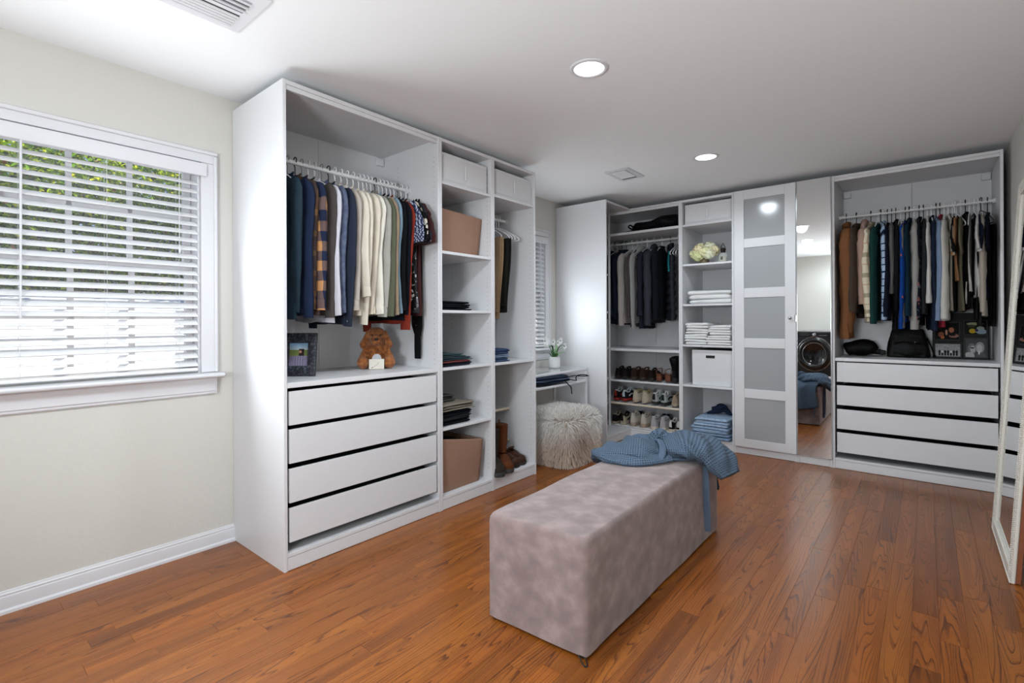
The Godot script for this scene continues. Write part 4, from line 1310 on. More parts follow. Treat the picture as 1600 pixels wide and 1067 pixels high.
	if col == "shirt" or col == "crew" or col == "high":
		var hgt := 0.034 if col == "shirt" else 0.014 if col == "crew" else 0.055
		var kk := MB.new()
		var rr := []
		for j in 5:
			var row := []
			for i in 24:
				var q := TAU * i / 24
				var spread: float = [0.0, 0.35, 0.6, 0.45, 0.1][j] * (1.0 if col == "shirt" else 0.3)
				var yy: float = [0.0, 0.75, 1.0, 0.95, 0.35][j] * hgt
				row.append(Vector3((0.058 + 0.010 * spread) * cos(q), ntop - 0.014 + yy - 0.022 * maxf(0.0, sin(q)) , (th * 0.9 + 0.012 * spread) * sin(q)))
			rr.append(row)
		kk.grid(rr, true)
		put("collar", kk.mesh(), cm, o)
		if col == "shirt":
			var pl := MB.new()
			pl.box(Vector3(0, ntop - 0.05 - len_ * 0.48, th * 1.28), Vector3(0.026, len_ * 0.9, 0.003), 0.001)
			put("placket", pl.mesh(), m, o)
	elif col == "hood":
		var kk := MB.new()
		kk.tube(curve([Vector3(-0.07, ntop - 0.03, 0.012), Vector3(-0.06, ntop + 0.004, 0.0), Vector3(0, ntop + 0.020, -0.005), Vector3(0.06, ntop + 0.004, 0.0), Vector3(0.07, ntop - 0.03, 0.012)], 20), ramp([0.02, 0.034, 0.038, 0.034, 0.02], 20), 14, ramp([0.016, 0.022, 0.026, 0.022, 0.016], 20), Vector3.BACK, true, 0.1, 3.0, sd)
		put("hood", kk.mesh(), m, o)
	if s.get("hem", false):
		var kk := MB.new()
		var rr := []
		for j in 3:
			var row := []
			for i in 36:
				var p: Vector3 = rows[rows.size() - 1][i]
				row.append(Vector3(p.x * 0.985, p.y - j * 0.022, p.z * 1.02 + signf(p.z) * 0.0015))
			rr.append(row)
		kk.grid(rr, true, false, true)
		put("hem_band", kk.mesh(), cm, o)
	if s.get("pocket", false):
		var kk := MB.new()
		kk.box(Vector3(0.10, ntop - 0.26, th * 1.25), Vector3(0.10, 0.12, 0.004), 0.002)
		put("pocket", kk.mesh(), m, o)
	return o

func trousers(s: Dictionary, at: Vector3, turn: float, group: String) -> Node3D:
	var o := thing(s.n, s.l, "trousers", at, turn, group)
	var m := cloth(s.col)
	var sd := rng.randf() * 9.0
	for side in [-1, 1]:                                       # folded over the bar: two falls of cloth, one each side
		var k := MB.new()
		var rows := []
		var len_: float = s.len - (0.05 if side > 0 else 0.0)
		for j in 18:
			var f := j / 17.0
			var row := []
			for i in 24:
				var q := TAU * i / 24
				var x: float = lerpf(s.w, s.w * 0.86, f) * signf(cos(q)) * pow(absf(cos(q)), 0.5) + s.get("dx", 0.0) + 0.008 * sin(f * 5 + sd)
				row.append(Vector3(x, -0.196 - len_ * f + 0.004 * sin(x * 30 + sd), side * (0.010 + 0.003 * sin(f * 4.0 + sd)) + 0.009 * sin(q) + 0.004 * sin(x * 40.0 + f * 6 + sd) * f))
			rows.append(row)
		k.grid(rows, true, true, true)
		put("leg", k.mesh(), m, o)
	var b := MB.new()
	b.tube(curve([Vector3(0, -0.215, -0.016), Vector3(0, -0.198, -0.008), Vector3(0, -0.194, 0), Vector3(0, -0.198, 0.008), Vector3(0, -0.215, 0.016)], 8), s.w * 0.98, 12, 0.004, Vector3.UP)
	var f2 := put("fold", b.mesh(), m, o)
	f2.position.x = s.get("dx", 0.0)
	return o

func fill_first_unit() -> void:
	rng.seed = 101
	var hy := 2.067
	var cream := Color(0.80, 0.765, 0.70)
	var L := [
		[-0.120, "white", {n = "sweater", l = "dark teal sweater hanging nearest the side panel by the window", c = "sweater", col = Color(0.13, 0.20, 0.25), t = "knit", collar = "crew", hem = true, len = 0.72}],
		[-0.165, "wire", {n = "shirt", l = "deep navy blue shirt with a dark collar beside the teal sweater", col = Color(0.10, 0.145, 0.25)}],
		[-0.207, "black", {n = "shirt", l = "brown checked overshirt just in front of the navy-and-tan flannel", col = Color(0.32, 0.23, 0.18), t = "brownplaid"}],
		[-0.245, "wire", {n = "flannel_shirt", l = "navy and tan buffalo-check flannel shirt", col = Color.WHITE, t = "flannel", th = 0.017}],
		[-0.282, "white", {n = "shirt", l = "thin grey-brown shirt between the flannel and the white shirt", col = Color(0.27, 0.245, 0.235)}],
		[-0.320, "white", {n = "shirt", l = "pale lavender-white shirt hanging past the flannel", col = Color(0.74, 0.73, 0.77), len = 0.78}],
		[-0.362, "wire", {n = "shirt", l = "blue-grey chambray shirt with a turned cuff", col = Color(0.35, 0.385, 0.48), t = "denim"}],
		[-0.405, "black", {n = "shirt", l = "dark slate-navy shirt with a buttoned cuff, lowest of the blue ones", col = Color(0.145, 0.17, 0.235), button = true, len = 0.79, sll = 0.66}],
		[-0.445, "white", {n = "shirt", l = "greyish beige shirt with a pointed collar, first of the pale ones", col = Color(0.66, 0.62, 0.58)}],
		[-0.485, "white", {n = "shirt", l = "cream shirt with a rolled sleeve beside the greyish beige one", col = cream, sll = 0.50}],
		[-0.527, "white", {n = "shirt", l = "cream linen shirt with a flap pocket in the middle of the rail", col = Color(0.82, 0.785, 0.72), pocket = true, sll = 0.64}],
		[-0.567, "white", {n = "shirt", l = "cream shirt right behind the one with the flap pocket", col = Color(0.80, 0.76, 0.69), sll = 0.62}],
		[-0.604, "white", {n = "shirt", l = "off-white shirt, last of the pale run before the green", col = Color(0.83, 0.81, 0.76)}],
		[-0.634, "white", {n = "shirt", l = "light stone-grey shirt just before the sage green one", col = Color(0.60, 0.59, 0.56)}],
		[-0.662, "white", {n = "shirt", l = "sage green shirt, the only green on the first rail", col = Color(0.325, 0.34, 0.265)}],
		[-0.690, "white", {n = "shirt", l = "tan shirt between the sage green and the light blue shirts", col = Color(0.56, 0.48, 0.39)}],
		[-0.720, "black", {n = "shirt", l = "light steel-blue shirt in front of the black shirts", col = Color(0.45, 0.555, 0.625)}],
		[-0.749, "white", {n = "shirt", l = "black shirt touching the light steel-blue one", col = Color(0.05, 0.055, 0.07)}],
		[-0.777, "white", {n = "shirt", l = "near-black navy shirt touching the rust-red one", col = Color(0.06, 0.065, 0.10), len = 0.77}],
		[-0.806, "white", {n = "shirt", l = "rust-red long shirt, the only red on the rail", col = Color(0.50, 0.155, 0.10), len = 0.79, sll = 0.68}],
		[-0.836, "white", {n = "short_sleeve_shirt", l = "blue and white speckled short-sleeved shirt next to the red shirt", col = Color.WHITE, t = "bluedots", sl = "short", len = 0.70}],
		[-0.866, "white", {n = "short_sleeve_shirt", l = "black short-sleeved shirt with large cream leaf print", col = Color.WHITE, t = "floralblack", sl = "short", len = 0.70}],
		[-0.894, "wire", {n = "short_sleeve_shirt", l = "charcoal short-sleeved shirt with white blossom print", col = Color.WHITE, t = "floralgrey", sl = "short", len = 0.72}],
		[-0.921, "white", {n = "short_sleeve_shirt", l = "dark maroon short-sleeved shirt, last shirt on the rail", col = Color(0.245, 0.12, 0.125), sl = "short", len = 0.74, w = 0.21}],
	]
	for i in L.size():
		var r: Array = L[i]
		var at := Vector3(0.294, hy, r[0])
		var tw := rng.randf_range(-0.055, 0.05)
		hanger(r[1], at + Vector3(0, 0.014, 0), tw, "%s hanger holding the %s" % [{"white": "white plastic", "black": "black velvet", "wire": "thin wire"}[r[1]], short_of(r[2].l)], "hangers on the first rail")
		garment(r[2], at, tw, "shirts on the first rail")
	hanger("white", Vector3(0.300, hy + 0.014, -0.957), -0.16, "empty white plastic hanger at the end of the first rail", "hangers on the first rail")
	# ties on a hook at the end of the rail
	for i in 3:
		var tl := ["brown patterned necktie hanging below the short-sleeved shirts", "long black necktie hanging lowest at the end of the rail", "black belt looped beside the long black necktie"]
		var o := thing(["necktie", "necktie", "belt"][i], tl[i], ["tie", "tie", "belt"][i], Vector3(0.40 + i * 0.022, 1.90, -0.945 - 0.004 * i))
		var ln: float = [0.78, 0.94, 0.80][i]
		var k := MB.new()
		k.tube([Vector3(0, 0, 0), Vector3(0, -ln * 0.4, 0), Vector3(0, -ln * 0.92, 0), Vector3(0, -ln, 0)], [0.016, 0.022, 0.033 if i < 2 else 0.022, 0.006 if i != 1 else 0.03], 12, 0.004, Vector3.BACK)
		put("blade", k.mesh(), cloth(Color(0.045, 0.045, 0.05) if i else Color.WHITE, "" if i else "tiepattern"), o)
		var k2 := MB.new()
		k2.tube(curve([Vector3(0, -0.02, 0.006), Vector3(0, 0.035, 0.004), Vector3(-0.01, 0.06, 0), Vector3(-0.02, 0.03, -0.006), Vector3(-0.02, -ln * 0.6, -0.008)], 16), 0.014, 10, 0.004, Vector3.BACK)
		put("neck_loop", k2.mesh(), cloth(Color(0.045, 0.045, 0.05)), o)
	# framed photo
	var f := thing("photo_frame", "dark speckled photo frame leaning inside the first wardrobe", "picture frame", Vector3(0.325, 0.906, -0.20), 0.0)
	f.basis = Basis(Vector3.UP, 0.75) * Basis(Vector3.RIGHT, -0.17)
	var fm := mat(Color.WHITE, 0.45)
	fm.albedo_texture = noise_tex(0.09, 128, false, 1, grad([[0.3, Color(0.10, 0.11, 0.14)], [0.6, Color(0.17, 0.18, 0.22)], [0.8, Color(0.34, 0.35, 0.40)]]), 2, 61)
	fm.uv1_scale = Vector3(4, 4, 4)
	var fw := 0.095
	var fh := 0.235
	slabpart("frame_side", Vector3(-fw, 0, -0.008), Vector3(-fw + 0.045, fh, 0.008), fm, f, 0.002)
	slabpart("frame_side", Vector3(fw - 0.045, 0, -0.008), Vector3(fw, fh, 0.008), fm, f, 0.002)
	slabpart("frame_side", Vector3(-fw + 0.045, 0, -0.008), Vector3(fw - 0.045, 0.055, 0.008), fm, f, 0.002)
	slabpart("frame_side", Vector3(-fw + 0.045, fh - 0.055, -0.008), Vector3(fw - 0.045, fh, 0.008), fm, f, 0.002)
	var pic := mat(Color.WHITE, 0.25)
	pic.albedo_texture = picture(64, 80, func(x, y):
		var c := Color(0.55, 0.74, 0.88).lerp(Color(0.85, 0.88, 0.9), y / 30.0) if y < 24 else Color(0.50, 0.56, 0.30) if y < 44 else Color(0.55, 0.52, 0.62)
		if absf(x - 40) < 9 and y > 20 and y < 44: c = Color(0.20, 0.13, 0.12)
		if Vector2(x - 36, y - 30).length() < 5: c = Color(0.78, 0.56, 0.47)
		if absf(x - 34) < 16 - (80 - y) * 0.1 and y >= 44: c = Color(0.60, 0.57, 0.68) * (0.9 + 0.15 * sin(x * 0.8))
		return c)
	var pm := MB.new()
	pm.grid([[Vector3(-0.052, 0.182, 0), Vector3(0.052, 0.182, 0)], [Vector3(-0.052, 0.052, 0), Vector3(0.052, 0.052, 0)]], false, false, false, [[Vector2(0, 0), Vector2(1, 0)], [Vector2(0, 1), Vector2(1, 1)]])
	put("photo", pm.mesh(), pic, f, Vector3(0, 0, -0.002))
	slabpart("strut", Vector3(-0.02, 0.002, -0.05), Vector3(0.02, 0.14, -0.045), M.black, f).rotation.x = 0.3
	build_plush()

func short_of(l: String) -> String:
	var w := l.split(" ")
	var out := []
	for i in mini(7, w.size()):
		if i > 2 and w[i].trim_suffix(",") in ["hanging", "beside", "between", "just", "in", "next", "right", "touching", "with", "the", "behind", "that", "at", "over", "under", "past", "nearest"]: break
		if w[i].ends_with(","):
			out.append(w[i].trim_suffix(","))
			break
		out.append(w[i])
	return " ".join(out)

# a plush dog sitting at the back of the first wardrobe, meshed from a field of rounded bones
func build_plush() -> void:
	var o := thing("plush_dog", "golden-brown plush dog with floppy ears sitting under the shirts", "soft toy", Vector3(0.225, 0.906, -0.775), 0.0)
	o.rotation.y = 0.95
	var B := [[Vector3(0, 0.055, 0), Vector3(0, 0.12, -0.005), 0.062, 0.052],
		[Vector3(0, 0.185, 0.012), Vector3(0, 0.178, 0.045), 0.058, 0.036], [Vector3(-0.012, 0.215, 0), Vector3(0.012, 0.215, 0), 0.042, 0.042],
		[Vector3(-0.055, 0.12, 0.01), Vector3(-0.088, 0.055, 0.045), 0.026, 0.023], [Vector3(0.055, 0.12, 0.01), Vector3(0.088, 0.055, 0.045), 0.026, 0.023],
		[Vector3(-0.052, 0.035, 0.02), Vector3(-0.078, 0.032, 0.095), 0.034, 0.030], [Vector3(0.052, 0.035, 0.02), Vector3(0.078, 0.032, 0.095), 0.034, 0.030],
		[Vector3(-0.078, 0.04, 0.098), Vector3(-0.080, 0.045, 0.10), 0.035, 0.035], [Vector3(0.078, 0.04, 0.098), Vector3(0.080, 0.045, 0.10), 0.035, 0.035]]
	var E := [[Vector3(-0.052, 0.222, 0.0), Vector3(-0.078, 0.150, 0.012), 0.014, 0.022], [Vector3(0.052, 0.222, 0.0), Vector3(0.078, 0.150, 0.012), 0.014, 0.022]]
	var fur := mat(Color.WHITE, 0.95)
	fur.albedo_texture = noise_tex(0.02, 256, false, 1, grad([[0.25, Color(0.46, 0.25, 0.11)], [0.55, Color(0.60, 0.35, 0.16)], [0.8, Color(0.70, 0.45, 0.23)]]), 5, 71)
	fur.uv1_triplanar = true
	fur.uv1_scale = Vector3(6, 6, 6)
	fur.normal_enabled = true
	fur.normal_texture = M.fleece
	fur.normal_scale = 1.5
	fur.rim_enabled = true
	fur.rim = 0.4
	fur.rim_tint = 0.8
	put("body", field(B, 0.0052, 0.016), fur, o)
	for e in E: put("ear", field([e, [e[1], e[1] + Vector3(0, -0.012, 0.002), e[3], e[3] * 0.9]], 0.0045, 0.01), fur, o)
	var k := MB.new()
	k.ell(Vector3(0, 0.182, 0.083), Vector3(0.013, 0.009, 0.008), 12, 8)
	put("nose", k.mesh(), mat(Color(0.16, 0.12, 0.10), 0.5), o)
	for s in [-1, 1]:
		var e := MB.new()
		e.ell(Vector3(s * 0.026, 0.208, 0.055), Vector3(0.006, 0.006, 0.005), 10, 7)
		put("eye", e.mesh(), mat(Color(0.05, 0.03, 0.02), 0.15), o)
	var c := thing("gift_card", "small cream card standing between the plush dog's paws", "card", Vector3(0.0, 0, 0))
	c.transform = o.transform * Transform3D(Basis(Vector3.RIGHT, -0.12), Vector3(0.003, 0.001, 0.142))
	var cm := mat(Color(0.82, 0.79, 0.74), 0.8)
	slabpart("card_front", Vector3(-0.046, 0, 0), Vector3(0.044, 0.062, 0.002), cm, c, 0.0005)
	var h := MB.new()
	h.slab([Vector2(-0.03, 0.06), Vector2(0.03, 0.06), Vector2(0.022, 0.084), Vector2(0.008, 0.094), Vector2(-0.012, 0.092), Vector2(-0.024, 0.08)], -0.003, -0.001)
	put("card_back", h.mesh(), mat(Color(0.66, 0.66, 0.67), 0.8), c)
	var lf := MB.new()
	lf.slab([Vector2(-0.036, 0.006), Vector2(-0.028, 0.012), Vector2(-0.019, 0.015), Vector2(-0.026, 0.008)], 0.002, 0.0026)
	put("leaf_print", lf.mesh(), mat(Color(0.22, 0.20, 0.10), 0.8), c)
	tubepart("stem_print", curve([Vector3(-0.02, 0.014, 0.0022), Vector3(0.005, 0.03, 0.0022), Vector3(0.012, 0.045, 0.0022)], 8), 0.0007, mat(Color(0.45, 0.43, 0.36), 0.8), c, 5)

# surface nets over a smooth union of tapered capsules [a, b, ra, rb]
func field(bones: Array, cell: float, smooth_: float) -> ArrayMesh:
	var lo := Vector3.INF
	var hi := -Vector3.INF
	for b in bones:
		for i in 2:
			var r: Vector3 = Vector3.ONE * (b[2 + i] + cell * 3)
			lo = lo.min(b[i] - r)
			hi = hi.max(b[i] + r)
	var n := Vector3i(((hi - lo) / cell).ceil()) + Vector3i.ONE
	var val := PackedFloat32Array()
	val.resize(n.x * n.y * n.z)
	for z in n.z:
		for y in n.y:
			for x in n.x:
				var p := lo + Vector3(x, y, z) * cell
				var d := 1.0
				for b in bones:
					var ab: Vector3 = b[1] - b[0]
					var t := clampf((p - b[0]).dot(ab) / maxf(ab.length_squared(), 1e-9), 0.0, 1.0)
					var e: float = (p - b[0] - ab * t).length() - lerpf(b[2], b[3], t)
					var h := maxf(smooth_ - absf(d - e), 0.0) / smooth_
					d = minf(d, e) - h * h * smooth_ * 0.25
				val[x + n.x * (y + n.y * z)] = d
	var k := MB.new()
	var id := {}
	var sx := 1
	var sy := n.x
	var sz := n.x * n.y
	for z in n.z - 1:
		for y in n.y - 1:
			for x in n.x - 1:
				var o := x + sy * y + sz * z
				var sum := Vector3.ZERO
				var cnt := 0
				for e in [[0, 1, 0], [0, 2, 1], [0, 4, 2], [1, 3, 1], [1, 5, 2], [2, 3, 0], [2, 6, 2], [4, 5, 0], [4, 6, 1], [3, 7, 2], [5, 7, 1], [6, 7, 0]]:
					var ca: int = e[0]
					var cb: int = e[1]
					var va := val[o + (ca & 1) + ((ca >> 1) & 1) * sy + (ca >> 2) * sz]
					var vb := val[o + (cb & 1) + ((cb >> 1) & 1) * sy + (cb >> 2) * sz]
					if (va < 0) != (vb < 0):
						var t := va / (va - vb)
						var pa := Vector3(ca & 1, (ca >> 1) & 1, ca >> 2)
						var pb := Vector3(cb & 1, (cb >> 1) & 1, cb >> 2)
						sum += pa.lerp(pb, t)
						cnt += 1
				if cnt: id[o] = k.add(lo + (Vector3(x, y, z) + sum / cnt) * cell)
	for z in range(1, n.z - 1):
		for y in range(1, n.y - 1):
			for x in range(1, n.x - 1):
				var o := x + sy * y + sz * z
				for ax in 3:
					var s: int = [sx, sy, sz][ax]
					var u: int = [sy, sz, sx][ax]
					var w: int = [sz, sx, sy][ax]
					if (val[o] < 0) != (val[o + s] < 0):
						var q := [id.get(o, -1), id.get(o - u, -1), id.get(o - u - w, -1), id.get(o - w, -1)]
						if q.min() < 0: continue
						if val[o] < 0: k.quad(q[0], q[1], q[2], q[3])
						else: k.quad(q[3], q[2], q[1], q[0])
	return k.mesh()

# ------------------------------------------------------------------ boxes, stacks, shoes
func fabric_box(label: String, at: Vector3, turn: float, s: Vector3) -> void:
	var o := thing("storage_box", label, "storage box", at, turn, "white zipped fabric boxes")
	put("body", bx(s, 0.006), M.whitebox, o, Vector3(0, s.y / 2, 0))
	for x in [-1, 1]:                                         # raised front pockets with a pull tab between
		slabpart("front_panel", Vector3(x * s.x * 0.25 - s.x * 0.225, 0.02, s.z / 2), Vector3(x * s.x * 0.25 + s.x * 0.225, s.y - 0.03, s.z / 2 + 0.004), M.whitebox, o, 0.0015)
	slabpart("pull_tab", Vector3(-0.006, s.y * 0.25, s.z / 2 + 0.001), Vector3(0.006, s.y * 0.72, s.z / 2 + 0.008), M.hang_white, o, 0.001)
	slabpart("zip", Vector3(-s.x / 2 + 0.01, s.y - 0.022, s.z / 2), Vector3(s.x / 2 - 0.01, s.y - 0.017, s.z / 2 + 0.003), M.hang_white, o, 0.0008)

# an open soft bin, wider at its top
func bin_box(called: String, label: String, at: Vector3, turn: float, s: Vector3, m: Material, skew := 0.0, taper := 1.0) -> Node3D:
	var o := thing(called, label, "storage box", at, turn)
	var k := MB.new()
	var rows := []
	for q0 in [[0.0, 0.90, 0.004], [0.02, 0.905, 0.0], [0.5, 0.955, 0.0], [0.97, 0.998, 0.0], [1.0, 1.0, 0.003], [1.0, 0.985, 0.008], [0.97, 0.975, 0.008], [0.5, 0.93, 0.008], [0.05, 0.885, 0.008]]:
		var q: Array = [q0[0], 1.0 - (1.0 - q0[1]) * taper, q0[2]]
		var row := []
		for i in 48:
			var f := i / 48.0 * 4.0
			var e := int(f)
			var t := (f - e) * 2.0 - 1.0
			var p: Vector2 = [Vector2(t, 1), Vector2(1, -t), Vector2(-t, -1), Vector2(-1, t)][e]
			var bow := 0.012 * (1.0 - t * t) * sin(q[0] * PI)
			row.append(Vector3(p.x * (s.x / 2 * q[1] - q[2] * 0.5 + (bow if e % 2 == 1 else 0.0)), q[0] * s.y * (1.0 + skew * p.x), p.y * (s.z / 2 * q[1] - q[2] * 0.5 + (bow if e % 2 == 0 else 0.0))))
		rows.append(row)
	k.grid(rows, true, true, true)
	put("body", k.mesh(), m, o)
	return o

# one folded piece of clothing: rounded fold at the front, softly uneven
func folded(called: String, label: String, category: String, at: Vector3, turn: float, s: Vector3, m: Material, group := "", sd := 0.0, per := 0.016) -> Node3D:
	var o := thing(called, label, category, at, turn, group)
	var layers := maxi(1 if per > 0.02 else 2, int(round(s.y / per)))
	for l in layers:
		var k := MB.new()
		var y := s.y * (l + 0.5) / layers
		var hh := s.y / layers / 2
		var rows := []
		for j in 19:
			var f := 0.5 - 0.5 * cos(PI * j / 18.0)
			var z := lerpf(-0.5, 0.5, f) * s.z
			var row := []
			for i in 30:
				var q := TAU * i / 30
				var x := signf(cos(q)) * pow(absf(cos(q)), 0.12) * s.x / 2 * (1.0 - 0.03 * sin(l * 2.3 + sd) - 0.05 * pow(absf(f - 0.5) * 2.0, 8.0))
				var v := signf(sin(q)) * pow(absf(sin(q)), 0.5) * hh * 1.04 * maxf(0.3, sqrt(1.0 - pow(absf(f - 0.5) * 2.0, 18.0)))
				var droop := -s.y * 0.10 * pow(absf(x) / (s.x / 2), 3.0) * (l + 1.0) / layers + 0.004 * sin(x * 25 + z * 17 + sd + l)
				row.append(Vector3(x + 0.006 * sin(l * 1.7 + sd + z * 9.0), maxf(y + v + droop * (0.0 if l == 0 and v < 0 else 1.0), 0.0), z * (1.0 - 0.03 * (l % 2)) + 0.006 * sin(l * 2.9 + sd + x * 14.0)))
			rows.append(row)
		k.grid(rows, true, true, true)
		put("fold", k.mesh(), m, o)
	return o

# a low shoe or boot; local z runs from the heel (0) to the toe, x across
func shoe(label: String, at: Vector3, turn: float, s: Dictionary, group := "", called := "shoe") -> Node3D:
	var o := thing(called, label, s.get("cat", "shoe"), at, turn, group)
	var L: float = s.get("len", 0.28)
	var W: float = s.get("w", 0.048)
	var sole: float = s.get("sole", 0.026)
	var ah: float = s.get("ankle", 0.085)                     # height of the opening above the sole
	var half := func(f: float) -> float: return W * (0.66 + 0.20 * sin(f * 2.4 - 0.3) + 0.30 * pow(sin(clampf((f - 0.25) / 0.75, 0, 1) * PI * 0.86), 1.2)) * (1.0 if f < 0.86 else sqrt(maxf(1.0 - pow((f - 0.86) / 0.145, 2.0), 0.0))) * (1.0 if f > 0.08 else sqrt(maxf(1.0 - pow((0.08 - f) / 0.085, 2.0), 0.05)))
	var k := MB.new()
	var rows := []
	for q in [[0.0, 0.90], [0.12, 0.97], [0.55, 1.05], [0.9, 1.05], [1.0, 0.99]]:
		var row := []
		for i in 44:
			var a := TAU * i / 44
			var f := 0.5 - 0.5 * cos(a)
			row.append(Vector3(half.call(f) * q[1] * signf(sin(a)) * (1.0 if absf(sin(a)) > 0.02 else 0.0), q[0] * sole * (1.0 + 0.35 * (1.0 - f) * float(s.get("heel", 0.0))) + (0.008 * smoothstep(0.8, 1.0, f) if q[0] == 0.0 else 0.0), (f - 0.5) * L * (0.96 + 0.05 * q[1]) + L / 2))
		rows.append(row)
	k.grid(rows, true, true, true)
	put("sole", k.mesh(), mat(s.get("sc", Color(0.8, 0.77, 0.7)), 0.7), o)
	var up := MB.new()
	var ur := []
	var open_end: float = s.get("open", 0.46)
	for j in 21:
		var f := 0.015 + 0.965 * j / 20.0
		var hgt: float = ah if f < 0.12 else lerpf(ah * float(s.get("dip", 0.78)), 0.088, smoothstep(0.12, 0.42, f)) if f < 0.42 else lerpf(0.088, float(s.get("toe", 0.045)), smoothstep(0.42, 0.85, f)) * (1.0 if f < 0.88 else sqrt(maxf(1.0 - pow((f - 0.88) / 0.115, 2.0), 0.02)))
		var row := []
		for i in 18:
			var a := PI * i / 17.0
			var x: float = half.call(f) * 0.99 * cos(a)
			x *= 1.0 - 0.25 * pow(sin(a), 2.0) * (1.0 if f < open_end else 0.4)
			var y := sole * 0.9 + pow(sin(a), 0.75) * hgt
			if f < open_end and f > 0.075 and sin(a) > 0.86:   # the mouth of the shoe falls inwards
				y -= (hgt * 0.75) * smoothstep(0.86, 0.97, sin(a))
				x *= 0.75
			row.append(Vector3(x, y, f * L))
		ur.append(row)
	up.grid(ur, false, true, true)
	var um := cloth(s.col, s.get("t", ""))
	put("upper", up.mesh(), um, o)
	var collar := []
	for i in 25:
		var a := TAU * i / 24
		var f := lerpf(0.03, open_end, 0.5 - 0.5 * cos(a))
		var hgt: float = lerpf(ah, ah * 0.8, smoothstep(0.05, 0.2, f)) if f < 0.3 else lerpf(ah * 0.8, 0.095, smoothstep(0.3, open_end, f))
		collar.append(Vector3(half.call(f) * 0.50 * sin(a), sole * 0.9 + hgt * 0.97, f * L))
	var tm := cloth(s.get("trim", s.col))
	tubepart("collar", collar, 0.0085, tm, o, 8)
	var ins := MB.new()
	ins.ell(Vector3(0, sole + 0.02 + ah * 0.18, L * open_end * 0.5), Vector3(W * 0.42, 0.012, L * open_end * 0.44), 14, 6)
	put("lining", ins.mesh(), cloth(s.get("lin", Color(0.10, 0.09, 0.09))), o)
	if s.get("laces", true):
		for i in 4:
			var f := open_end + 0.04 + i * 0.055
			var hh: float = sole * 0.9 + lerpf(0.088, s.get("toe", 0.045), smoothstep(0.42, 0.85, f)) + 0.004
			tubepart("lace", curve([Vector3(-W * 0.42, hh - 0.012, f * L), Vector3(0, hh + 0.002, f * L + 0.004), Vector3(W * 0.42, hh - 0.012, f * L)], 6), 0.003, cloth(s.get("lc", Color(0.85, 0.84, 0.81))), o, 6)
		tubepart("tongue", curve([Vector3(0, sole + 0.055, L * (open_end + 0.16)), Vector3(0, sole + 0.090, L * open_end), Vector3(0, sole + 0.106, L * (open_end - 0.06))], 8), [0.02, 0.022, 0.024, 0.025, 0.026, 0.026, 0.025, 0.022, 0.012], tm, o, 10, 0.004)
	if s.has("stripe"):
		for sgn in [-1, 1]:
			tubepart("side_band", curve([Vector3(sgn * half.call(0.2) * 1.0, sole * 0.9 + 0.028, 0.2 * L), Vector3(sgn * half.call(0.38) * 0.97, sole + 0.045, 0.38 * L), Vector3(sgn * half.call(0.58) * 0.98, sole + 0.028, 0.58 * L)], 8), 0.008, cloth(s.stripe), o, 7)
		tubepart("heel_tab", [Vector3(0, sole + 0.02, -0.002), Vector3(0, sole + 0.05, -0.003), Vector3(0, sole + ah * 0.9, 0.004)], [0.016, 0.014, 0.010], cloth(s.stripe), o, 8, 0.004, Vector3.BACK)
	return o

# a boot with a shaft
func boot(label: String, at: Vector3, turn: float, hgt: float, col: Color, sc: Color, group := "", lean := 0.0, t := "leather") -> Node3D:
	var o := shoe(label, at, turn, {col = col, t = t, sc = sc, laces = false, cat = "boot", ankle = 0.09, toe = 0.06, sole = 0.034, heel = 0.6}, group, "boot")
	var k := MB.new()
	var path := curve([Vector3(0, 0.05, 0.075), Vector3(0, 0.11, 0.068), Vector3(0, lerpf(0.11, hgt, 0.5), 0.062 - lean * 0.3), Vector3(0, hgt, 0.062 - lean)], 14)
	k.tube(path, ramp([0.036, 0.036, 0.046, 0.050], 14), 22, ramp([0.058, 0.052, 0.056, 0.062], 14), Vector3.BACK, false, 0.05, 3.0, 0.4)
	k.tube([path[14], path[14] + Vector3(0, 0.002, 0), path[14] - Vector3(0, 0.05, 0)], [0.050, 0.046, 0.042], 22, [0.062, 0.057, 0.052], Vector3.BACK, true)
	put("shaft", k.mesh(), cloth(col, t), o)
	tubepart("pull_strap", curve([path[14] + Vector3(0, -0.03, -0.062), path[14] + Vector3(0, 0.02, -0.068), path[14] + Vector3(0, -0.03, -0.056)], 8), 0.005, cloth(col, t), o, 6)
	return o

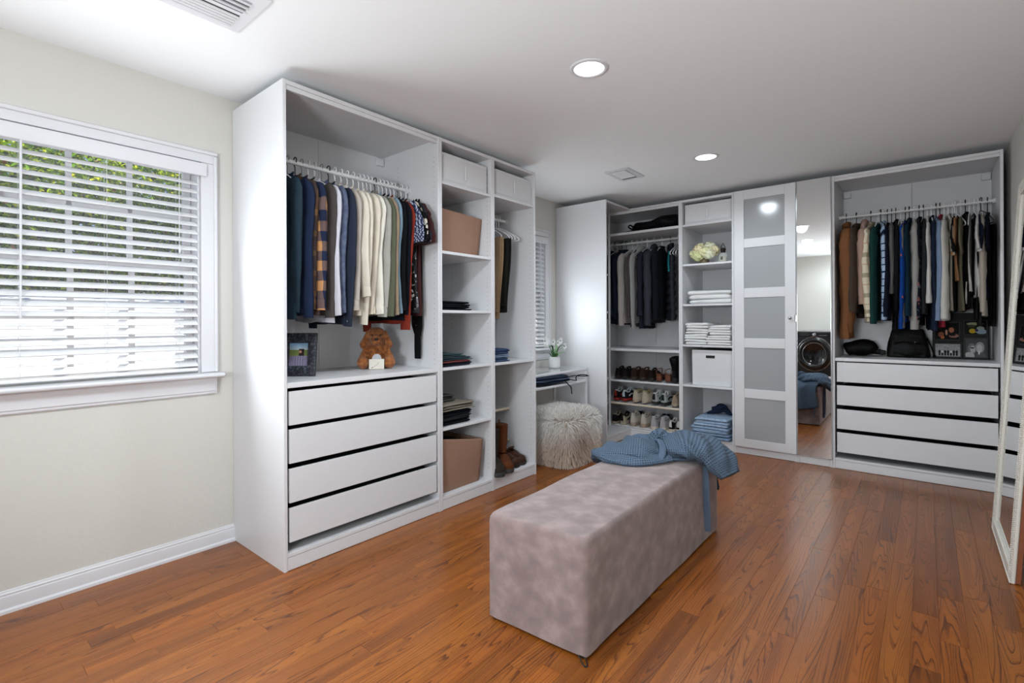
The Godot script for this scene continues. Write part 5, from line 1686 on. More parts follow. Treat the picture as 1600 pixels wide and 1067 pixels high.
func fill_shelf_units() -> void:
	rng.seed = 202
	var q := PI / 2
	# second unit (z -1.0 .. -1.5)
	fabric_box("white zipped fabric box above the tan bin on the left", Vector3(0.31, 2.095, -1.25), q, Vector3(0.435, 0.195, 0.50))
	bin_box("fabric_bin", "tan fabric bin alone on the second shelf of the left shelves", Vector3(0.27, 1.651, -1.275), q, Vector3(0.40, 0.285, 0.46), M.tanbox, -0.03)
	var b := bin_box("fabric_bin", "large tan fabric bin on the bottom, holding dark clothes", Vector3(0.31, 0.086, -1.222), q, Vector3(0.395, 0.325, 0.49), M.tanbox, -0.10)
	tubepart("rim", [Vector3(-0.19, 0.352, 0.24), Vector3(0.19, 0.288, 0.24)], 0.003, cloth(Color(0.42, 0.30, 0.25)), b, 6)
	var dk := thing("clothes_pile", "dark clothes heaped in the large tan bin", "clothing", Vector3(0.31, 0.09, -1.22))
	for i in 5:
		var k := MB.new()
		var y := 0.20 + i * 0.018
		k.tube(curve([Vector3(-0.17, y - 0.02, 0.13 - i * 0.02), Vector3(-0.05, y + 0.01, 0.02 + i * 0.02), Vector3(0.06, y, -0.03), Vector3(0.17, y - 0.04, -0.08 + i * 0.03)], 12), ramp([0.05, 0.10, 0.10, 0.05], 12), 16, ramp([0.015, 0.03, 0.03, 0.015], 12), Vector3.UP, true, 0.2, 3.0, i)
		put("garment_fold", k.mesh(), cloth(Color(0.05, 0.055, 0.065)), dk)
	slab_fill(dk, Vector3(0, 0.10, 0), Vector3(0.36, 0.19, 0.30), cloth(Color(0.05, 0.055, 0.065)))
	var tops := [1.272, 0.903, 0.520]
	var jeans := [
		[0, Color(0.055, 0.06, 0.09), 0.030, "dark navy folded jeans at the bottom of the pair on the third left shelf", 0.30],
		[0, Color(0.06, 0.07, 0.105), 0.030, "dark navy folded jeans on top of the pair on the third left shelf", 0.285],
		[1, Color(0.10, 0.12, 0.17), 0.026, "navy folded trousers at the bottom of the short stack with a salmon layer", 0.30],
		[1, Color(0.50, 0.235, 0.22), 0.016, "salmon-red folded shirt in the middle of the short stack", 0.26],
		[1, Color(0.19, 0.27, 0.30), 0.024, "dark teal folded shirt above the salmon-red one", 0.29],
		[1, Color(0.21, 0.30, 0.305), 0.020, "dark teal-green folded shirt, topmost over the salmon-red one", 0.24],
		[2, Color(0.05, 0.055, 0.075), 0.034, "black folded jeans, lowest under the khaki trousers", 0.29],
		[2, Color(0.14, 0.145, 0.16), 0.026, "charcoal folded jeans second from the shelf under the khaki trousers", 0.285],
		[2, Color(0.055, 0.065, 0.105), 0.034, "inky blue folded jeans directly under the khaki trousers", 0.29],
		[2, Color(0.50, 0.465, 0.41), 0.050, "khaki folded trousers on the stack of dark jeans", 0.30],
		[2, Color(0.28, 0.275, 0.265), 0.050, "dark grey garment piled on the khaki trousers", 0.18]]
	var y := [tops[0], tops[1], tops[2]]
	for i in jeans.size():
		var j: Array = jeans[i]
		var o := folded("folded_garment", j[3], "clothing", Vector3(0.405 + rng.randf_range(-0.012, 0.008) - (0.08 if i == 10 else 0.0), y[j[0]] + 0.001, -1.172 - rng.randf_range(-0.008, 0.01) + (0.03 if i in [5, 10] else 0.0)), q, Vector3(j[4] * 0.98, j[2], 0.30 if i != 10 else 0.26), cloth(j[1]), "folded clothes on the left shelves", i * 1.3)
		y[j[0]] += j[2] * 0.93
		if i == 8: y[2] += 0.004
	# third unit (z -1.5 .. -2.0)
	fabric_box("white zipped fabric box on the top shelf of the end left wardrobe", Vector3(0.31, 2.106, -1.765), q, Vector3(0.435, 0.195, 0.50))
	var hy := 2.012
	for i in 3:
		var s: Dictionary = [{n = "trousers", l = "dark navy trousers folded over a hanger, first on the short rail", col = Color(0.08, 0.095, 0.15), w = 0.17, len = 0.50, dx = 0.03},
			{n = "trousers", l = "tan chinos folded over a hanger, middle of the short rail", col = Color(0.61, 0.49, 0.36), w = 0.175, len = 0.61, dx = 0.04},
			{n = "trousers", l = "dark olive-grey trousers folded over a hanger, last on the short rail", col = Color(0.115, 0.12, 0.105), w = 0.185, len = 0.56, dx = 0.03}][i]
		var z: float = [-1.60, -1.685, -1.775][i]
		hanger("white", Vector3(0.294, hy + 0.014, z), 0.0, "white plastic hanger carrying the " + short_of(s.l), "hangers on the short left rail")
		trousers(s, Vector3(0.294, hy + 0.012, z), 0.0, "trousers on the short left rail")
	for i in 3: hanger("white", Vector3(0.294 + i * 0.004, hy + 0.014, -1.83 - i * 0.028), [-0.1, 0.15, -0.22][i], ["first empty white hanger past the olive-grey trousers", "middle one of three empty white hangers on the short rail", "outermost empty white hanger, nearest the end panel of the short rail"][i], "hangers on the short left rail")
	# blue jeans on the shelf
	var yy := 0.903
	var jl := ["pale faded blue folded jeans, lower middle of the three on the end shelf", "mid-blue folded jeans at the bottom on the end shelf of the left row", "dark indigo folded jeans topmost on the end shelf of the left row"]
	for i in 3:
		folded("folded_jeans", jl[[1, 0, 2][i]], "jeans", Vector3(0.42, yy + 0.001, -1.605), q, Vector3(0.205, [0.032, 0.024, 0.040][i], 0.28), cloth([Color(0.25, 0.34, 0.47), Color(0.50, 0.58, 0.68), Color(0.21, 0.285, 0.42)][i], "denim"), "jeans on the end shelf", i * 2.0)
		yy += [0.030, 0.023, 0.040][i]
	# shoes at the bottom: boots, loafers; trainers on the small shelves
	boot("tall brown suede boot with grey sole, the front one of the pair by the loafers", Vector3(0.375, 0.087, -1.800), 0.95, 0.32, Color(0.36, 0.185, 0.085), Color(0.22, 0.22, 0.22), "brown boots", 0.0, "")
	boot("tall grey-brown boot half hidden behind the partition, next to the suede boot", Vector3(0.385, 0.087, -1.690), 0.95, 0.30, Color(0.19, 0.16, 0.14), Color(0.20, 0.20, 0.21), "brown boots", 0.0, "")
	shoe("brown leather loafer standing nearer the suede boot", Vector3(0.275, 0.087, -1.825), q - 0.06, {col = Color(0.25, 0.13, 0.075), t = "leather", sc = Color(0.14, 0.10, 0.08), laces = false, ankle = 0.062, toe = 0.05, dip = 0.85, lin = Color(0.10, 0.07, 0.05), open = 0.55, trim = Color(0.34, 0.22, 0.14)}, "brown loafers")
	shoe("brown leather loafer standing nearer the end panel", Vector3(0.268, 0.087, -1.925), q - 0.12, {col = Color(0.24, 0.125, 0.07), t = "leather", sc = Color(0.14, 0.10, 0.08), laces = false, ankle = 0.062, toe = 0.05, dip = 0.85, lin = Color(0.10, 0.07, 0.05), open = 0.55, trim = Color(0.34, 0.22, 0.14)}, "brown loafers")
	shoe("black trainer on the upper small shoe shelf of the end left wardrobe", Vector3(0.10, 0.525, -1.60), q, {col = Color(0.05, 0.05, 0.055), sc = Color(0.12, 0.11, 0.11), len = 0.26})
	shoe("leopard-print flat shoe behind the black trainer on the upper small shelf", Vector3(0.09, 0.535, -1.72), q + 0.1, {col = Color.WHITE, t = "animal", sc = Color(0.1, 0.1, 0.1), laces = false, len = 0.24})
	boot("black ankle boot on the lower small shoe shelf of the end left wardrobe", Vector3(0.06, 0.27, -1.61), q, 0.21, Color(0.045, 0.045, 0.05), Color(0.07, 0.07, 0.07), "", 0.0)
	shoe("black trainer on the lower small shelf beside the black ankle boot", Vector3(0.10, 0.272, -1.73), q - 0.1, {col = Color(0.045, 0.05, 0.06), sc = Color(0.08, 0.08, 0.08), len = 0.27, lc = Color(0.3, 0.3, 0.32)})

func slab_fill(o: Node3D, c: Vector3, s: Vector3, m: Material) -> void:
	put("garment_heap", bx(s, 0.03), m, o, c)

func fill_far_units() -> void:
	rng.seed = 303
	var q := PI / 2
	var hz := -3.929
	var hy := 2.05
	var L := [
		[0.225, "white", {n = "jacket", l = "green-black jacket hanging leftmost on the corner rail", c = "jacket", col = Color(0.075, 0.105, 0.115), th = 0.019}],
		[0.278, "white", {n = "sweatshirt", l = "dusty sage-grey sweatshirt second on the corner rail", c = "sweatshirt", col = Color(0.30, 0.345, 0.33), t = "fleece", collar = "crew", hem = true}],
		[0.338, "black", {n = "jacket", l = "dark navy jacket beside the sage-grey sweatshirt", c = "jacket", col = Color(0.085, 0.115, 0.165), th = 0.021, len = 0.80}],
		[0.392, "black", {n = "jacket", l = "inky navy jacket directly before the light sweatshirt", c = "jacket", col = Color(0.07, 0.10, 0.16), th = 0.021, len = 0.80}],
		[0.462, "white", {n = "sweatshirt", l = "light warm-grey sweatshirt with ribbed cuff on the corner rail", c = "sweatshirt", col = Color(0.60, 0.565, 0.545), t = "fleece", collar = "crew", hem = true, th = 0.022, sll = 0.66, cuffl = 0.065}],
		[0.520, "white", {n = "sweatshirt", l = "mauve-grey sweatshirt behind the light warm-grey one", c = "sweatshirt", col = Color(0.30, 0.265, 0.28), t = "fleece", collar = "crew", hem = true, len = 0.78}],
		[0.572, "white", {n = "hoodie", l = "pale silver-grey hoodie in the middle of the corner rail", c = "hoodie", col = Color(0.57, 0.565, 0.56), t = "fleece", collar = "hood", hem = true, sll = 0.68}],
		[0.636, "white", {n = "sweatshirt", l = "charcoal-navy sweatshirt next to the pale silver hoodie", c = "sweatshirt", col = Color(0.13, 0.14, 0.185), t = "fleece", collar = "crew", hem = true, th = 0.024, len = 0.80}],
		[0.715, "white", {n = "hoodie", l = "dark slate-grey hoodie with ribbed cuff beside the puffer vest", c = "hoodie", col = Color(0.20, 0.205, 0.24), t = "fleece", collar = "hood", hem = true, th = 0.028, sll = 0.66, cuffl = 0.07, sw = 1.15}],
		[0.800, "white", {n = "jacket", l = "black-navy jacket between the slate hoodie and the puffer vest", c = "jacket", col = Color(0.07, 0.08, 0.115), th = 0.022}],
		[0.893, "black", {n = "puffer_vest", l = "black quilted puffer vest with teal lining", c = "vest", col = Color(0.10, 0.11, 0.14), t = "nylon", sl = "none", collar = "high", quilt = true, th = 0.036, len = 0.76, w = 0.20}],
	]
	for i in L.size():
		var r: Array = L[i]
		var at := Vector3(r[0], hy, hz)
		var tw := -q + rng.randf_range(-0.10, 0.10) + (0.45 if i == 10 else 0.0)
		hanger(r[1], at + Vector3(0, 0.014, 0), tw, "%s hanger holding the %s" % [{"white": "white plastic", "black": "black"}[r[1]], short_of(r[2].l)], "hangers on the corner rail")
		var g := garment(r[2], at, tw, "jackets and sweatshirts on the corner rail")
		if i == 10:
			var k := MB.new()
			k.tube(curve([Vector3(0.165, -0.15, 0.022), Vector3(0.176, -0.21, 0.030), Vector3(0.190, -0.28, 0.032), Vector3(0.205, -0.36, 0.028)], 14), ramp([0.010, 0.022, 0.024, 0.008], 14), 12, 0.010, Vector3.BACK)
			var ln := put("lining", k.mesh(), cloth(Color(0.05, 0.40, 0.42), "nylon"), g)
			ln.set_meta("label", "teal lining at the armhole")
	for i in 6:
		hanger("white", Vector3(0.975 + i * 0.017, hy + 0.014, hz), -q + 0.06 * (i - 2) + 0.1, "empty white plastic hanger in the bunch beside the puffer vest", "bunch of empty hangers on the corner rail")
	# backpack lying on the top shelf
	var bp := thing("backpack", "black backpack lying on the top shelf of the corner wardrobe", "backpack", Vector3(0.80, 2.123, -3.82))
	var bm := cloth(Color(0.045, 0.05, 0.065), "nylon")
	var k := MB.new()
	k.tube(curve([Vector3(-0.26, 0.035, 0.04), Vector3(-0.20, 0.055, 0.02), Vector3(-0.05, 0.06, 0.0), Vector3(0.10, 0.078, 0.0), Vector3(0.20, 0.075, 0.0), Vector3(0.265, 0.04, 0.0)], 26), ramp([0.05, 0.12, 0.15, 0.16, 0.15, 0.08], 26), 30, ramp([0.025, 0.053, 0.055, 0.074, 0.07, 0.035], 26), Vector3.UP, true, 0.06, 4.0, 0.5)
	put("body", k.mesh(), bm, bp)
	var k2 := MB.new()
	k2.tube(curve([Vector3(0.02, 0.05, 0.12), Vector3(0.12, 0.07, 0.145), Vector3(0.22, 0.05, 0.12)], 12), ramp([0.02, 0.05, 0.02], 12), 16, ramp([0.02, 0.045, 0.02], 12))
	put("front_pocket", k2.mesh(), bm, bp)
	tubepart("handle", curve([Vector3(-0.25, 0.04, 0.08), Vector3(-0.285, 0.07, 0.09), Vector3(-0.26, 0.085, 0.09), Vector3(-0.225, 0.05, 0.08)], 12), 0.008, bm, bp, 8)
	tubepart("strap", curve([Vector3(-0.19, 0.02, 0.13), Vector3(-0.27, 0.012, 0.135), Vector3(-0.33, 0.006, 0.12), Vector3(-0.24, 0.006, 0.09)], 16), 0.016, bm, bp, 8, 0.005)
	tubepart("zip", curve([Vector3(0.03, 0.095, 0.125), Vector3(0.10, 0.10, 0.135), Vector3(0.2, 0.085, 0.12)], 10), 0.0025, M.dark, bp, 5)
	# three rows of shoes; heels face the room
	var R1 := 0.563 + 0.030
	var T := PI
	var row1 := [
		[0.405, {col = Color(0.085, 0.06, 0.05), t = "leather", sc = Color(0.10, 0.08, 0.07), laces = false, ankle = 0.075, open = 0.5}, "dark brown slip-on at the left end of the upper shoe row"],
		[0.492, {col = Color(0.08, 0.058, 0.05), t = "leather", sc = Color(0.10, 0.08, 0.07), laces = false, ankle = 0.075, open = 0.5}, "dark brown slip-on touching the open brown clogs"],
		[0.592, {col = Color(0.155, 0.10, 0.075), t = "leather", sc = Color(0.20, 0.14, 0.10), laces = false, ankle = 0.09, open = 0.56, trim = Color(0.27, 0.18, 0.13), lin = Color(0.03, 0.025, 0.02), w = 0.054}, "open brown clog nearer the slip-ons"],
		[0.690, {col = Color(0.16, 0.105, 0.08), t = "leather", sc = Color(0.20, 0.14, 0.10), laces = false, ankle = 0.095, open = 0.56, trim = Color(0.27, 0.18, 0.13), lin = Color(0.03, 0.025, 0.02), w = 0.054}, "open brown clog nearer the heeled sandals"],
		[0.785, {col = Color(0.10, 0.065, 0.05), t = "leather", sc = Color(0.10, 0.07, 0.05), laces = false, ankle = 0.07, open = 0.5, len = 0.25}, "dark chestnut flat shoe before the heeled sandals"]]
	for r in row1: shoe(r[2], Vector3(r[0], R1 - 0.002, -3.66), T, r[1], "upper shoe row")
	for i in 2:
		var s := thing("heeled_sandal", ["tan block-heeled sandal touching the chestnut flats", "tan block-heeled sandal touching the black ankle boots"][i], "sandal", Vector3(0.868 + i * 0.095, R1 - 0.002, -3.665), T, "upper shoe row")
		var tan_ := cloth(Color(0.42, 0.235, 0.165), "leather")
		slabpart("heel", Vector3(-0.026, 0, 0.002), Vector3(0.026, 0.062, 0.045), tan_, s, 0.006)
		tubepart("footbed", curve([Vector3(0, 0.068, 0.0), Vector3(0, 0.066, 0.06), Vector3(0, 0.035, 0.14), Vector3(0, 0.012, 0.19), Vector3(0, 0.012, 0.23)], 14), ramp([0.028, 0.026, 0.028, 0.038, 0.026], 14), tan_, s, 12, 0.006)
		tubepart("toe_strap", curve([Vector3(-0.038, 0.014, 0.18), Vector3(0, 0.055, 0.185), Vector3(0.038, 0.014, 0.18)], 10), 0.012, tan_, s, 8, 0.003, Vector3.BACK)
		tubepart("ankle_strap", curve([Vector3(-0.024, 0.072, 0.02), Vector3(-0.03, 0.11, 0.03), Vector3(0, 0.125, 0.075), Vector3(0.03, 0.11, 0.03), Vector3(0.024, 0.072, 0.02)], 18), 0.0035, tan_, s, 6)
	boot("tall black ankle boot standing at the right end of the upper shoe row", Vector3(1.025, R1 - 0.002, -3.665), T, 0.235, Color(0.035, 0.04, 0.05), Color(0.05, 0.05, 0.055), "upper shoe row", 0.03)
	boot("black ankle boot half hidden by the wardrobe side in the upper shoe row", Vector3(1.062, R1 - 0.002, -3.76), T, 0.225, Color(0.035, 0.04, 0.05), Color(0.05, 0.05, 0.055), "upper shoe row", 0.02)
	var white_ := Color(0.72, 0.685, 0.64)
	var cream := Color(0.70, 0.655, 0.57)
	var R2 := 0.325 + 0.032
	var row2 := [
		[0.395, {col = Color(0.055, 0.055, 0.06), sc = Color(0.50, 0.10, 0.06), trim = Color(0.62, 0.64, 0.66), lc = Color(0.7, 0.7, 0.7), stripe = Color(0.5, 0.12, 0.07)}, "black and red running shoe at the left end of the middle row"],
		[0.490, {col = Color(0.06, 0.06, 0.07), sc = Color(0.55, 0.12, 0.07), trim = Color(0.66, 0.70, 0.72), lc = Color(0.7, 0.7, 0.7), stripe = Color(0.62, 0.68, 0.70)}, "black and red running shoe second in the middle row"],
		[0.613, {col = cream, sc = Color(0.66, 0.60, 0.53), trim = Color(0.58, 0.54, 0.40), lin = Color(0.12, 0.10, 0.08), ankle = 0.10}, "cream chunky trainer on the left of its pair in the middle row"],
		[0.713, {col = cream, sc = Color(0.66, 0.60, 0.53), trim = Color(0.60, 0.55, 0.40), lin = Color(0.12, 0.10, 0.08), ankle = 0.10}, "cream chunky trainer on the right of its pair in the middle row"],
		[0.825, {col = Color(0.62, 0.64, 0.64), sc = Color(0.09, 0.12, 0.11), trim = Color(0.78, 0.79, 0.79), stripe = Color(0.10, 0.13, 0.13), lin = Color(0.17, 0.20, 0.20)}, "white running shoe with dark green sole beside the cream trainers"],
		[0.918, {col = Color(0.62, 0.64, 0.64), sc = Color(0.09, 0.12, 0.11), trim = Color(0.78, 0.79, 0.79), stripe = Color(0.10, 0.13, 0.13), lin = Color(0.17, 0.20, 0.20)}, "white running shoe with dark green sole beside the beige canvas shoe"],
		[1.030, {col = Color(0.56, 0.50, 0.41), sc = Color(0.62, 0.57, 0.49), ankle = 0.08}, "beige canvas shoe at the right end of the middle row"]]
	for r in row2: shoe(r[2], Vector3(r[0], R2, -3.655), T + rng.randf_range(-0.08, 0.08), r[1], "middle shoe row")
	var row3 := [
		[0.372, {col = Color(0.09, 0.085, 0.085), sc = Color(0.63, 0.58, 0.50), trim = Color(0.55, 0.50, 0.43)}, "black and sand trainer at the left end of the lowest row"],
		[0.470, {col = Color(0.60, 0.56, 0.47), sc = Color(0.63, 0.58, 0.50), trim = Color(0.07, 0.07, 0.07), stripe = Color(0.08, 0.08, 0.08)}, "sand trainer with black lining second in the lowest row"],
		[0.585, {col = white_, sc = Color(0.60, 0.53, 0.46), sole = 0.042, ankle = 0.098, lin = Color(0.2, 0.16, 0.14)}, "off-white thick-soled trainer on the left of its pair, lowest row"],
		[0.700, {col = white_, sc = Color(0.60, 0.53, 0.46), sole = 0.042, ankle = 0.098, lin = Color(0.2, 0.16, 0.14)}, "off-white thick-soled trainer on the right of its pair, lowest row"],
		[0.810, {col = Color(0.66, 0.64, 0.66), sc = Color(0.78, 0.74, 0.67), ankle = 0.105, trim = Color(0.72, 0.72, 0.74), lin = Color(0.28, 0.22, 0.22)}, "pale lilac-grey trainer next to the thick-soled pair"],
		[0.905, {col = Color(0.66, 0.64, 0.66), sc = Color(0.78, 0.74, 0.67), ankle = 0.105, trim = Color(0.72, 0.72, 0.74), lin = Color(0.28, 0.22, 0.22)}, "pale lilac-grey trainer next to the black-patterned pair"],
		[0.995, {col = Color(0.10, 0.10, 0.105), t = "animal", sc = Color(0.74, 0.71, 0.66), trim = Color(0.70, 0.68, 0.66), stripe = Color(0.76, 0.75, 0.73)}, "black and white patterned trainer nearer the lilac-grey pair"],
		[1.062, {col = Color(0.10, 0.10, 0.105), t = "animal", sc = Color(0.74, 0.71, 0.66), trim = Color(0.70, 0.68, 0.66), stripe = Color(0.76, 0.75, 0.73), len = 0.26}, "black and white patterned trainer cut off by the wardrobe side"]]
	for i in row3.size():
		var r: Array = row3[i]
		shoe(r[2], Vector3(r[0], 0.101, -3.655 - (0.03 if i == 7 else 0.0)), T + (0.0 if i == 7 else rng.randf_range(-0.07, 0.07)), r[1], "lowest shoe row")
	for i in 2: shoe(["navy trainer standing at the back behind the thick-soled trainers", "navy trainer standing at the back behind the lilac-grey trainers"][i], Vector3(0.55 + i * 0.30, 0.101, -3.965), T + PI, {col = Color(0.07, 0.11, 0.22), sc = Color(0.2, 0.22, 0.26), len = 0.24}, "lowest shoe row")
	# shelves with boxes, flowers, towels, jeans (x 1.108 .. 1.600)
	var cx := 1.354
	fabric_box("white zipped fabric box on the top shelf beside the glass door", Vector3(cx, 2.125, -3.925), 0, Vector3(0.435, 0.195, 0.50))
	var v := thing("flower_vase", "small vase of pale yellow-green hydrangeas on the second shelf", "flowers", Vector3(1.283, 1.743, -3.80))
	lathepart("vase", [Vector2(0, 0), Vector2(0.034, 0), Vector2(0.046, 0.02), Vector2(0.044, 0.05), Vector2(0.036, 0.07), Vector2(0.040, 0.078), Vector2(0.034, 0.07), Vector2(0, 0.06)], mat(Color(0.46, 0.40, 0.30), 0.3), v, Vector3.ZERO, 28)
	var pet := []
	for c in [Color(0.91, 0.90, 0.72), Color(0.89, 0.90, 0.69), Color(0.93, 0.93, 0.82), Color(0.91, 0.87, 0.72)]: pet.append(mat(c, 0.7))
	var fl := MB.new()                                        # one floret: four rounded petals
	for i in 4:
		var an := TAU * i / 4
		var d := Vector3(cos(an), 0, sin(an))
		var e := Vector3(-d.z, 0, d.x)
		fl.grid([[Vector3.ZERO, Vector3.ZERO, Vector3.ZERO], [d * 0.005 - e * 0.0055 + Vector3(0, 0.001, 0), d * 0.006 + Vector3(0, 0.0005, 0), d * 0.005 + e * 0.0055 + Vector3(0, 0.001, 0)], [d * 0.010 - e * 0.005 + Vector3(0, 0.0022, 0), d * 0.0125 + Vector3(0, 0.003, 0), d * 0.010 + e * 0.005 + Vector3(0, 0.0022, 0)]])
	var flm := fl.mesh()
	var heads := [Vector3(-0.075, 0.105, 0.02), Vector3(-0.03, 0.16, 0.0), Vector3(0.045, 0.165, -0.01), Vector3(0.09, 0.125, 0.01), Vector3(0.02, 0.115, 0.06), Vector3(-0.04, 0.085, 0.055), Vector3(0.055, 0.095, 0.05), Vector3(-0.03, 0.14, 0.05)]
	for i in heads.size():
		var h := put("flower_head", bloom(flm, heads[i], 0.052, 270, i), pet[i % 4], v)
		tubepart("stem", [Vector3(0, 0.05, 0), heads[i] * 0.8 + Vector3(0, 0.01, 0)], 0.003, mat(Color(0.34, 0.40, 0.18), 0.7), v, 5)
		h.set_meta("kind", "stuff")
	for i in 3:
		var an: float = [0.5, 2.4, 4.1][i]
		tubepart("leaf", curve([Vector3(0, 0.06, 0), Vector3(cos(an) * 0.05, 0.085, sin(an) * 0.05), Vector3(cos(an) * 0.10, 0.07, sin(an) * 0.10)], 8), [0.004, 0.012, 0.02, 0.024, 0.024, 0.02, 0.014, 0.007, 0.001], mat(Color(0.34, 0.40, 0.20), 0.6), v, 8, 0.0015)
	var bt := thing("glass_bottle", "small clear bottle with a dark metal cap and ring beside the hydrangeas", "bottle", Vector3(1.482, 1.743, -3.72))
	var gm := mat(Color(0.90, 0.92, 0.90, 0.25), 0.03)
	gm.transparency = BaseMaterial3D.TRANSPARENCY_ALPHA
	lathepart("bottle", [Vector2(0, 0), Vector2(0.036, 0), Vector2(0.040, 0.006), Vector2(0.040, 0.055), Vector2(0.034, 0.075), Vector2(0.020, 0.086), Vector2(0.018, 0.095)], gm, bt)
	lathepart("contents", [Vector2(0, 0.004), Vector2(0.034, 0.004), Vector2(0.036, 0.01), Vector2(0.036, 0.05), Vector2(0.0, 0.054)], mat(Color(0.70, 0.68, 0.60), 0.5), bt)
	slabpart("label_patch", Vector3(-0.010, 0.02, 0.0395), Vector3(0.010, 0.05, 0.0410), mat(Color(0.30, 0.30, 0.28), 0.6), bt, 0.0)
	lathepart("cap", [Vector2(0.021, 0.090), Vector2(0.022, 0.112), Vector2(0.026, 0.114), Vector2(0.024, 0.126), Vector2(0.012, 0.134), Vector2(0, 0.136)], M.brown_metal, bt)
	tubepart("ring", curve([Vector3(-0.020, 0.122, 0), Vector3(-0.018, 0.14, 0), Vector3(-0.006, 0.168, 0), Vector3(0.0, 0.176, 0), Vector3(0.006, 0.168, 0), Vector3(0.018, 0.14, 0), Vector3(0.020, 0.122, 0)], 24), 0.003, M.brown_metal, bt, 7)
	for i in 3:
		folded("bath_towel", ["white bath towel at the bottom of the single stack on the third shelf", "white bath towel in the middle of the single stack on the third shelf", "white bath towel on top of the single stack on the third shelf"][i], "towel", Vector3(1.372, 1.358 + i * 0.042, -3.85), 0, Vector3(0.40, 0.043, 0.38), M.towel, "towels on the third shelf", i * 1.9, 0.03)
	for i in 4:
		folded("hand_towel", ["lowest white towel of the left pile on the fourth shelf", "second white towel from the shelf in the left pile", "third white towel from the shelf in the left pile", "topmost white towel of the left pile on the fourth shelf"][i], "towel", Vector3(1.245 + [0.0, 0.004, 0.008, 0.014][i], 0.968 + i * 0.052, -3.80), 0, Vector3(0.215, 0.053, 0.30), M.towel, "towels on the fourth shelf", i * 2.7, 0.03)
	for i in 4:
		folded("hand_towel", ["lowest white towel of the right pile on the fourth shelf", "second white towel from the shelf in the right pile", "third white towel from the shelf in the right pile", "topmost white towel of the right pile on the fourth shelf"][i], "towel", Vector3(1.462 + [0.0, -0.004, 0.008, 0.010][i], 0.968 + i * 0.047, -3.79), 0, Vector3(0.225 - 0.01 * i, 0.048, 0.30), M.towel, "towels on the fourth shelf", i * 3.1 + 1, 0.03)
	# white box with a slot handle
	var wb := bin_box("storage_box", "white square storage box with a slot handle under the towels", Vector3(1.385, 0.583, -3.86), 0, Vector3(0.37, 0.335, 0.34), M.whitebox, 0.0, 0.15)
	var sl := MB.new()
	sl.box(Vector3(-0.012, 0.272, 0.1745), Vector3(0.082, 0.026, 0.006), 0.002)
	put("slot_handle", sl.mesh(), M.black, wb)
	for yy in [0.257, 0.287]: tubepart("slot_rim", [Vector3(-0.054, yy, 0.174), Vector3(0.03, yy, 0.174)], 0.003, M.whitebox, wb, 6)
	put("dark_contents", bx(Vector3(0.33, 0.02, 0.30), 0.008), M.black, wb, Vector3(0.0, 0.328, 0))
	# denim on the base
	var dl := ["light blue folded jeans at the bottom of the denim stack", "faded blue folded jeans in the middle of the denim stack", "pale worn blue folded jeans near the top of the denim stack"]
	var yy2 := 0.086
	for i in 3:
		folded("folded_jeans", dl[i], "jeans", Vector3(1.372 + i * 0.008, yy2, -3.80), 0.0, Vector3(0.37 - 0.03 * i, [0.058, 0.065, 0.085][i], 0.34), cloth([Color(0.55, 0.67, 0.79), Color(0.60, 0.71, 0.82), Color(0.66, 0.76, 0.86)][i], "denim"), "denim stack on the bottom of the far shelves", i * 2.1, 0.028)
		yy2 += [0.056, 0.063, 0.082][i]
	var ct := thing("crumpled_jeans", "dark blue crumpled jeans dropped on top of the denim stack", "jeans", Vector3(1.40, yy2 - 0.004, -3.88))
	for i in 3:
		var kk := MB.new()
		kk.tube(curve([Vector3(-0.11 + i * 0.03, 0.012, 0.05 - i * 0.04), Vector3(-0.03, 0.035 + i * 0.016, 0.01), Vector3(0.03, 0.055 + i * 0.010, -0.02), Vector3(0.11 - i * 0.02, 0.014, 0.02 - i * 0.02)], 14), ramp([0.02, 0.05, 0.05, 0.02], 14), 16, ramp([0.008, 0.022, 0.022, 0.008], 14), Vector3.UP, true, 0.25, 3.0, i * 1.4)
		put("fold", kk.mesh(), cloth(Color(0.14, 0.18, 0.28), "denim"), ct)

func bloom(flm: ArrayMesh, c: Vector3, r: float, n: int, sd: int) -> ArrayMesh:
	var st := SurfaceTool.new()
	st.begin(Mesh.PRIMITIVE_TRIANGLES)
	var rg := RandomNumberGenerator.new()
	rg.seed = 900 + sd
	for i in n:
		var d := Vector3(rg.randfn(), rg.randfn(), rg.randfn()).normalized()
		var side := d.cross(Vector3(rg.randfn(), rg.randfn(), rg.randfn())).normalized()
		var up := (d + Vector3(rg.randfn(), rg.randfn(), rg.randfn()) * 0.2).normalized()
		side = up.cross(side).normalized()
		st.append_from(flm, 0, Transform3D(Basis(side, up, side.cross(up)) * rg.randf_range(0.9, 1.35), c + d * r * rg.randf_range(0.86, 1.04) * Vector3(1, 0.9, 1)))
	return st.commit()

